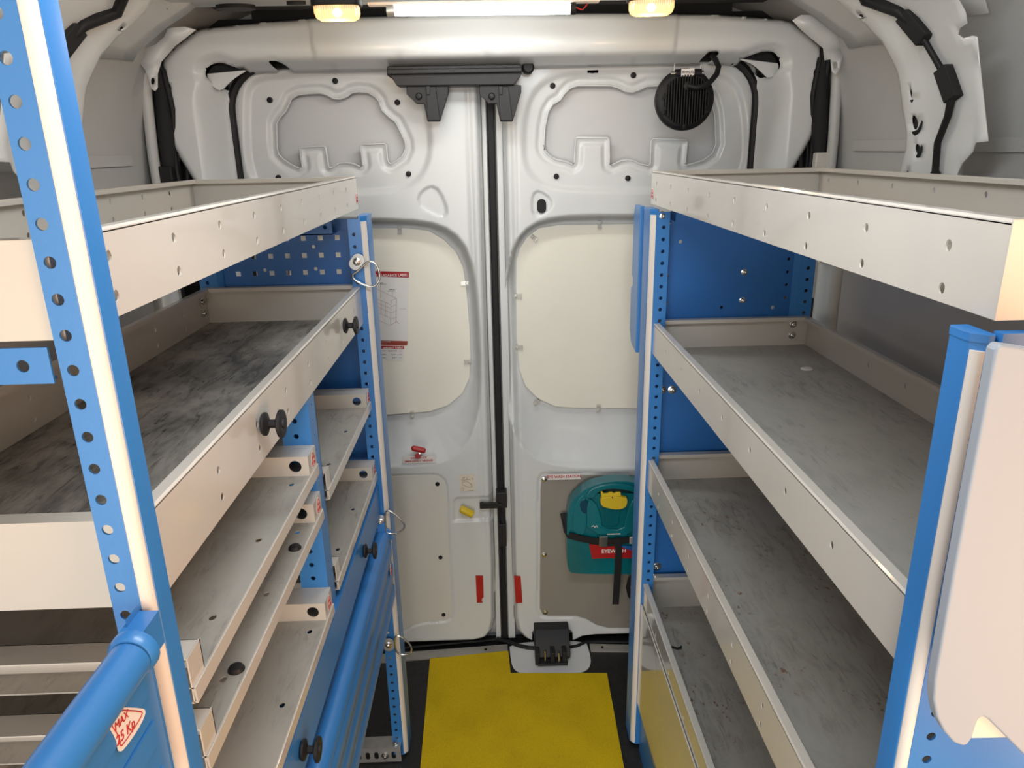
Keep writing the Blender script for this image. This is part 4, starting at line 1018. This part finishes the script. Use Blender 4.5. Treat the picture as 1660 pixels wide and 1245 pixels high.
obj('tab', MB().plate(P, [], (0, BY+0.006, 0), (1, 0, 0), (0, 0, 1), 0.004), 'cream', hb, bevel=0.001)

# ================================================================== FITTINGS NEAR THE ROOF
# black cover with two brackets over the door tops
t = thing('striker_cover', (-0.085, 2.01, 1.67), 'black plastic cover with two angular brackets above the door seam', 'door fitting')
mb = MB(); Y0 = 1.985
P = xz([(627, 107), (845, 104), (846, 120), (832, 138), (644, 140), (636, 128), (627, 122)], Y0)
mb.plate(P, [], (0, Y0+0.055, 0), (1, 0, 0), (0, 0, 1), 0.055)
P = xz([(627, 112), (846, 109), (846, 117), (627, 121)], Y0-0.012); mb.plate(P, [], (0, Y0+0.002, 0), (1, 0, 0), (0, 0, 1), 0.014)
obj('cover', mb, 'black_plastic', t, bevel=0.003)
for dx, a in ((0, 0), (118, -1)):
    mb = MB()
    P = xz([(659+dx, 138), (727+dx, 138), (727+dx, 150), (713+dx, 197), (693+dx, 197), (687+dx, 168), (675+dx, 168), (659+dx, 153)], Y0+0.010)
    mb.plate(P, [], (0, Y0+0.030, 0), (1, 0, 0), (0, 0, 1), 0.020)
    P = xz([(690+dx, 140), (706+dx, 140), (713+dx, 196), (694+dx, 196)], Y0); mb.plate(P, [], (0, Y0+0.016, 0), (1, 0, 0), (0, 0, 1), 0.014)
    P = xz([(690+dx, 139), (697+dx, 139), (697+dx, 154), (691+dx, 154)], Y0-0.005); mb.plate(P, [], (0, Y0+0.01, 0), (1, 0, 0), (0, 0, 1), 0.010)
    br = obj('bracket', mb, 'black_plastic', t, bevel=0.002)
    q = at(679+dx, 156, y=Y0+0.006); obj('bolt', MB().lathe([(0.0085, -0.006), (0.0085, 0.003), (0.006, 0.007), (0.002, 0.008)], (q[0], Y0+0.008, q[2]), (0, -1, 0), 16), 'black_plastic', br)
q = at(856, 114, y=2.03)
obj('stop_buffer', MB().lathe([(0.0155, -0.02), (0.0155, 0.008), (0.011, 0.012)], (q[0], 2.03, q[2]+0.006), (0, -1, 0), 18), 'black', t)

# round work light hanging from the header
wc = at(1112, 161, y=1.925)
wl = thing('work_light', (wc[0], 1.93, wc[2]), 'round black finned work light with cable hanging from the header', 'work light')
mb = MB()
mb.lathe([(0.070, 0.0), (0.0735, 0.004), (0.0735, 0.018), (0.068, 0.024), (0.060, 0.026)], (wc[0], 1.955, wc[2]), (0, -1, 0), 48)
obj('body', mb, 'black', wl)
mb = MB()
for i in range(-9, 10):
    x = i*0.0066
    hh = math.sqrt(max(0.060**2-x*x, 0))
    if hh > 0.012:
        if abs(x) > 0.052: hh *= 0.55
        mb.box(wc[0]+x-0.0013, wc[0]+x+0.0013, 1.913, 1.930, wc[2]-hh, wc[2]+hh*0.93)
obj('fins', mb, 'black', wl)
for u, v in ((1078, 158), (1076, 182), (1146, 157), (1146, 181), (1110, 205)):
    q = at(u, v, y=1.925); obj('screw', MB().lathe([(0.006, -0.004), (0.006, 0.004), (0.0035, 0.005), (0.003, 0.003)], (q[0], 1.925, q[2]), (0, -1, 0), 12), 'black', wl)
q = at(1115, 139, y=1.915); mb = MB().lathe([(0.0105, -0.006), (0.0105, 0.006), (0.006, 0.008)], (q[0], 1.920, q[2]), (0, -1, 0), 16)
obj('cable_gland', mb, 'black', wl)
a = at(1096, 110, y=1.93); b = at(1137, 124, y=1.93)
mb = MB(); zc = (a[2]+b[2])/2-0.002; mb.tube([(a[0], 1.935, zc), (b[0], 1.935, zc)], 0.010, 16); mb.box(a[0]+0.002, b[0]-0.006, 1.93, 1.945, zc-0.022, zc)
obj('hinge_barrel', mb, 'black', wl)
mb = MB(); mb.tube([(a[0]-0.012, 1.935, zc), (a[0]+0.001, 1.935, zc)], 0.0045, 10); mb.tube([(a[0]-0.003, 1.935, zc), (a[0]-0.003, 1.935, zc+0.022), (b[0]-0.002, 1.935, zc+0.022), (b[0]-0.002, 1.935, zc)], 0.0016, 8)
mb.tube([(b[0]-0.002, 1.935, zc), (b[0]+0.006, 1.935, zc)], 0.006, 10)
obj('mount_bracket', mb, 'steel', wl)
c0, c1 = at(1105, 111, y=1.922), at(1125, 124, y=1.922)
mb = MB().box(c0[0], c1[0], 1.921, 1.925, c1[2], c0[2])
lp = obj('rating_plate', mb, 'sticker_white', wl)
letters(lp, '0049272', 1115, 117, 1.9205, 0.0085, 'ink', offset=0.0002)
cab = [at(u, v, y=yy) for u, v, yy in ((1116, 139, 1.905), (1127, 142, 1.90), (1140, 140, 1.90), (1152, 132, 1.905), (1162, 120, 1.915), (1165, 108, 1.93), (1160, 97, 1.945), (1155, 90, 1.965))]
obj('cable', MB().tube(cab, 0.0068, 12), 'black', wl, smooth=60)

# roof lamps
for k, (lx, lab) in enumerate(((-0.295, 'lit amber roof lamp with clear ribbed lens, left of the white strip lamp'), (0.328, 'lit amber roof lamp with clear ribbed lens, right of the white strip lamp'))):
    t = thing('roof_lamp', (lx, 1.60, 1.845), lab, 'lamp', 'amber roof lamps')
    o = rrect(-0.049, -0.024, 0.049, 0.024, 0.016, 5)
    mb = MB(); mb.prism(o, (lx, 1.60, 1.872), (1, 0, 0), (0, 1, 0), (0, 0, 0.029))
    obj('housing', mb, 'black', t, bevel=0.003)
    mb = MB(); n = len(o); lv = [(0.90, 1.872), (0.90, 1.860), (0.84, 1.852), (0.70, 1.848)]
    for sc_, z in lv: mb.v += [(lx+a*sc_, 1.60+b*sc_, z) for a, b in o]
    for kk in range(3):
        for i in range(n): mb.f.append((kk*n+i, kk*n+(i+1) % n, (kk+1)*n+(i+1) % n, (kk+1)*n+i)); mb.m.append(0)
    mb.f.append(tuple(3*n+i for i in range(n))); mb.m.append(0)
    obj('lens', mb, 'lens', t, label='clear ribbed lens glowing amber')
    obj('bulb', MB().lathe([(0.002, -0.009), (0.007, -0.005), (0.008, 0), (0.007, 0.005), (0.002, 0.009)], (lx, 1.60, 1.862), (1, 0, 0), 14), 'bulb', t)
# strip lamp
t = thing('strip_lamp', (-0.01, 1.72, 1.875), 'white glowing strip lamp across the top centre of the header', 'lamp')
obj('tube', MB().tube([(-0.195, 1.72, 1.884), (0.178, 1.72, 1.882)], 0.011, 18), 'led', t, label='glowing white tube')
obj('end_cap', MB().tube([(0.178, 1.72, 1.882), (0.190, 1.72, 1.882)], 0.012, 16), 'black', t)
obj('end_cap', MB().tube([(-0.212, 1.72, 1.884), (-0.195, 1.72, 1.884)], 0.012, 16), 'galv', t)
obj('wire', MB().tube([(0.190, 1.72, 1.884), (0.205, 1.725, 1.880), (0.215, 1.73, 1.89), (0.222, 1.735, 1.905)], 0.0015, 6), 'red', t)
obj('mounting_tape', MB().box(-0.25, 0.24, 1.708, 1.732, 1.8935, 1.8985), 'trim_white', t)

# ================================================================== BODY SIDES
CX = 0.015
def px_prof(z, inset):
    """x of the pillar face at height z"""
    zs = [0.0, 1.2, 1.50, 1.62, 1.72, 1.80, 1.86, 1.90]; xs = [0.815, 0.815, 0.80, 0.785, 0.755, 0.70, 0.63, 0.55]
    return float(np.interp(z, zs, xs))-inset
def on_pillar(u, v, sgn=1):
    d = RC.T @ np.array([(u-830)/FPX, -(v-622.5)/FPX, -1.0]); lo, hi = 0.2, 4.0
    for _ in range(50):
        m_ = (lo+hi)/2; p = CAM+m_*d
        if sgn*(p[0]-CX) < px_prof(p[2], 0): lo = m_
        else: hi = m_
    return CAM+lo*d
def pillar(sgn, name, outline_px, holes_px, mirror):
    yz = [on_pillar(u, v, 1) for u, v in outline_px]; out = [(p[1], p[2]) for p in yz]
    out = [(a, b) for a, b in out]
    hl = []
    for u, v, ry_, rz_ in holes_px:
        p = on_pillar(u, v, 1); hl.append(circ(p[1], p[2], ry_, 12, rz_))
    ys = [a for a, b in out]; zs = [b for a, b in out]
    ext = []
    g = 0.018
    for a in np.arange(min(ys)+g/2, max(ys), g):
        for b in np.arange(min(zs)+g/2, max(zs), g):
            if inside((a, b), out) and not any(inside((a, b), h) for h in hl) and float(sdf(np.array([a]), np.array([b]), out)[0]) < -0.006: ext.append((a, b))
    V, F = tri2d(out, hl, ext)
    mb = MB()
    A = np.array(V); dd = sdf(A[:, 0], A[:, 1], ridge)
    vs = []
    for (a, b), r in zip(V, dd):
        off = 0.009*float(sst(np.array([-r]), -0.004, 0.014)[0])
        vs.append((CX+sgn*(px_prof(b, 0)-off), a, b))
    mb.add(vs, F)
    mb.mat(1)  # black discs just behind the holes, painting in their darkness
    for u, v, ry_, rz_ in holes_px:
        p = on_pillar(u, v, 1); c = circ(0, 0, ry_*2.0, 12, rz_*1.8)
        mb.add([(CX+sgn*(px_prof(p[2], 0)-0.005), p[1]+a, p[2]+b) for a, b in c], [tuple(range(12))])
    o = struct(name, mb, ['van_paint', 'black_soft'], smooth=60)
    s = o.modifiers.new('thick', 'SOLIDIFY'); s.thickness = 0.002; s.offset = 0
    return o
out_px = [(1330, -60), (1352, -5), (1380, 18), (1410, 45), (1433, 70), (1448, 98), (1459, 130), (1465, 180), (1472, 215), (1470, 240), (1460, 290), (1452, 330), (1560, 330), (1548, 290), (1560, 265), (1577, 246), (1582, 231), (1602, 229), (1601, 220), (1590, 120), (1584, 60), (1576, 58), (1562, 62), (1553, 56), (1556, 46), (1568, 38), (1565, 20), (1552, -5), (1560, -60)]
rid_px = [(1330, -60), (1352, -5), (1380, 18), (1410, 45), (1433, 70), (1448, 98), (1459, 130), (1465, 180), (1472, 215), (1470, 240), (1460, 290), (1452, 330), (1484, 330), (1486, 290), (1500, 235), (1495, 150), (1482, 95), (1455, 50), (1420, 15), (1390, -10), (1380, -60)]
ridge = [(p[1], p[2]) for p in (on_pillar(u, v) for u, v in rid_px)]
hp = [(1485, 149, 0.004, 0.010), (1491, 198, 0.009, 0.013), (1494, 241, 0.005, 0.009), (1479, 283, 0.005, 0.008), (1404, 25, 0.008, 0.003), (1466, 110, 0.001, 0.001)]
pillar(1, 'trim_12', out_px, hp[:5], False); pillar(-1, 'trim_13', out_px, hp[:5], True)
# wiring looms along the pillars
def loom(sgn, label, dz=0.0):
    pts = [(1400, -30), (1413, 0), (1444, 10), (1466, 19), (1485, 36), (1505, 60), (1526, 96), (1543, 125), (1553, 154), (1546, 188), (1529, 231), (1525, 278)]
    P = []
    for u, v in pts:
        p = on_pillar(u, v); P.append(Vector((CX+sgn*(p[0]-CX-0.010), p[1], p[2]+dz)))
    t = thing('wiring_loom', P[6], label, 'cable')
    obj('cable', MB().tube(P, 0.006, 10, rr=[0.010, 0.010, 0.010, 0.009, 0.007, 0.005, 0.005, 0.006, 0.007, 0.006, 0.006, 0.006]), 'black', t, smooth=60)
    for i in (4, 7):
        a = P[i]; b = P[i+1]; d = (b-a).normalized(); s_ = d.cross(Vector((1, 0, 0))).normalized(); c = a+d*0.012
        mb = MB(); vs = [c+d*q*0.028+s_*w_*0.016+Vector((e*0.008, 0, 0)) for q in (-1, 1) for w_ in (-1, 1) for e in (-1, 1)]
        mb.add(vs, [(0, 1, 3, 2), (4, 6, 7, 5), (0, 4, 5, 1), (2, 3, 7, 6), (0, 2, 6, 4), (1, 5, 7, 3)]); obj('tape_pad', mb, 'black_soft', t, bevel=0.002)
    e = P[-1]; mb = MB().lathe([(0.010, 0), (0.012, 0.004), (0.010, 0.010)], (e.x+sgn*0.006, e.y, e.z-0.008), (-sgn, 0, 0), 14)
    obj('grommet', mb, 'black', t)
loom(1, 'black taped wiring loom running down the white pillar on the right side')
loom(-1, 'black taped wiring loom curving over the white pillar on the left side')
# tail-lamp columns, gussets and cant rails at the rear corners
def corner(sgn, nm):
    def M(p): return (CX+sgn*(p[0]-CX), p[1], p[2])
    mb = MB()
    mb.tube([M((0.872, 1.925, 1.20)), M((0.872, 1.925, 1.60)), M((0.862, 1.925, 1.79))], 0.013, 14)
    struct('trim_%d' % nm, mb, 'skin_paint')
    mb = MB()
    # cant rail: sloping sheet between the side skin and the roof
    A = [(0.838, 1.800), (0.822, 1.825), (0.79, 1.85), (0.75, 1.88), (0.70, 1.905), (0.655, 1.928)]
    ys = np.linspace(1.32, 1.82, 10)
    for j, y in enumerate(ys):
        for k, (x, z) in enumerate(A): mb.v.append(M((x-0.006*math.sin(j*1.1)*(k in (2, 3)), y, z+0.006*math.sin(j*0.9+k))))
    n = len(A)
    for j in range(9):
        for k in range(n-1): mb.f.append((j*n+k, (j+1)*n+k, (j+1)*n+k+1, j*n+k+1)); mb.m.append(0)
    o = struct('trim_%d' % (nm+1), mb, 'van_paint', smooth=60); s = o.modifiers.new('thick', 'SOLIDIFY'); s.thickness = 0.002
    return
corner(1, 14); corner(-1, 16)
def gusset(pts, tab, hole, nm):
    mb = MB(); n_ = len(pts)
    V, F = tri2d([(p[0], p[1]) for p in pts], [circ(hole[0], hole[1], 3.4, 10, 6)])
    yy = 1.86
    vs = [at(a, b, y=yy+0.02*math.sin((b-60)/22.0)) for a, b in V]
    mb.add(vs, F); o = struct('trim_%d' % nm, mb, 'van_paint', smooth=60); s = o.modifiers.new('thick', 'SOLIDIFY'); s.thickness = 0.002
gusset([(1284, 33), (1298, 24), (1325, 24), (1331, 36), (1352, 47), (1380, 57), (1376, 72), (1371, 84), (1366, 90), (1362, 112), (1354, 122), (1348, 116), (1346, 96), (1336, 98), (1334, 78), (1300, 50)], None, (1354, 106), 18)
gusset([(318, 48), (300, 43), (281, 44), (272, 46), (266, 60), (252, 72), (221, 84), (226, 102), (236, 114), (241, 128), (246, 145), (252, 148), (256, 142), (256, 120), (262, 100), (285, 74)], None, (248, 132), 19)
def side_lining(sgn, nm):
    x = CX+sgn*0.795; mb = MB().box(x, x+sgn*0.004, 0.15, 1.66, 0.30, 1.44)
    struct('trim_%d' % nm, mb, 'lining_grey')
    mb = MB().tube([(CX+sgn*0.80, 1.735, 0.3), (CX+sgn*0.80, 1.735, 1.44)], 0.030, 14)
    mb.mat(1).lathe([(0.010, 0), (0.010, 0.003), (0.007, 0.010)], (CX+sgn*0.768, 1.715, 1.335), (-sgn, -0.3, 0), 12)
    struct('trim_%d' % (nm+1), mb, ['van_paint', 'steel'])
side_lining(1, 22); side_lining(-1, 24)
# black sheet painting in the dark void behind the D posts, plus loose wiring
def void_backing(sgn, nm, lab):
    def M(p): return (CX+sgn*(p[0]-CX), p[1], p[2])
    mb = MB()
    a, b = M((0.775, 2.0, 1.2)), M((0.88, 2.005, 1.86))
    mb.box(a[0], b[0], 2.0, 2.006, 1.2, 1.86)
    struct('trim_%d' % nm, mb, 'black_soft')
    t = thing('wiring_bundle', M((0.83, 1.93, 1.50)), lab, 'cable')
    random.seed(3 if sgn > 0 else 8)
    for k in range(5):
        pts = []
        x = 0.800+0.012*k+random.uniform(-.004, .004)
        for i in range(9):
            z = 1.80-0.045*i; pts.append(M((x+0.006*math.sin(i*1.3+k)+(0.02*(i/8)**2), 1.965-0.006*k+0.005*math.cos(i+k), z)))
        obj('wire', MB().tube(pts, 0.005 if k % 2 else 0.008, 8), 'black', t, smooth=60)
    obj('void_tube', MB().tube([M((0.838, 1.955, 1.84)), M((0.838, 1.95, 1.74)), M((0.842, 1.945, 1.64)), M((0.846, 1.94, 1.56)), M((0.850, 1.935, 1.40))], 0.02, 12, rr=[0.010, 0.018, 0.021, 0.014, 0.012]), 'black_soft', t, smooth=60)  # black tube added to widen the painted dark void
    q = M((0.848, 1.93, 1.535)); mb = MB().box(q[0]-0.018, q[0]+0.018, q[1]-0.012, q[1]+0.012, q[2]-0.035, q[2]+0.04)
    obj('connector', mb, 'plug_white' if sgn > 0 else 'black', t, bevel=0.004)
void_backing(1, 20, 'loose black wires with a pale connector behind the right rear corner post')
void_backing(-1, 21, 'loose black wires hanging behind the left rear corner post')
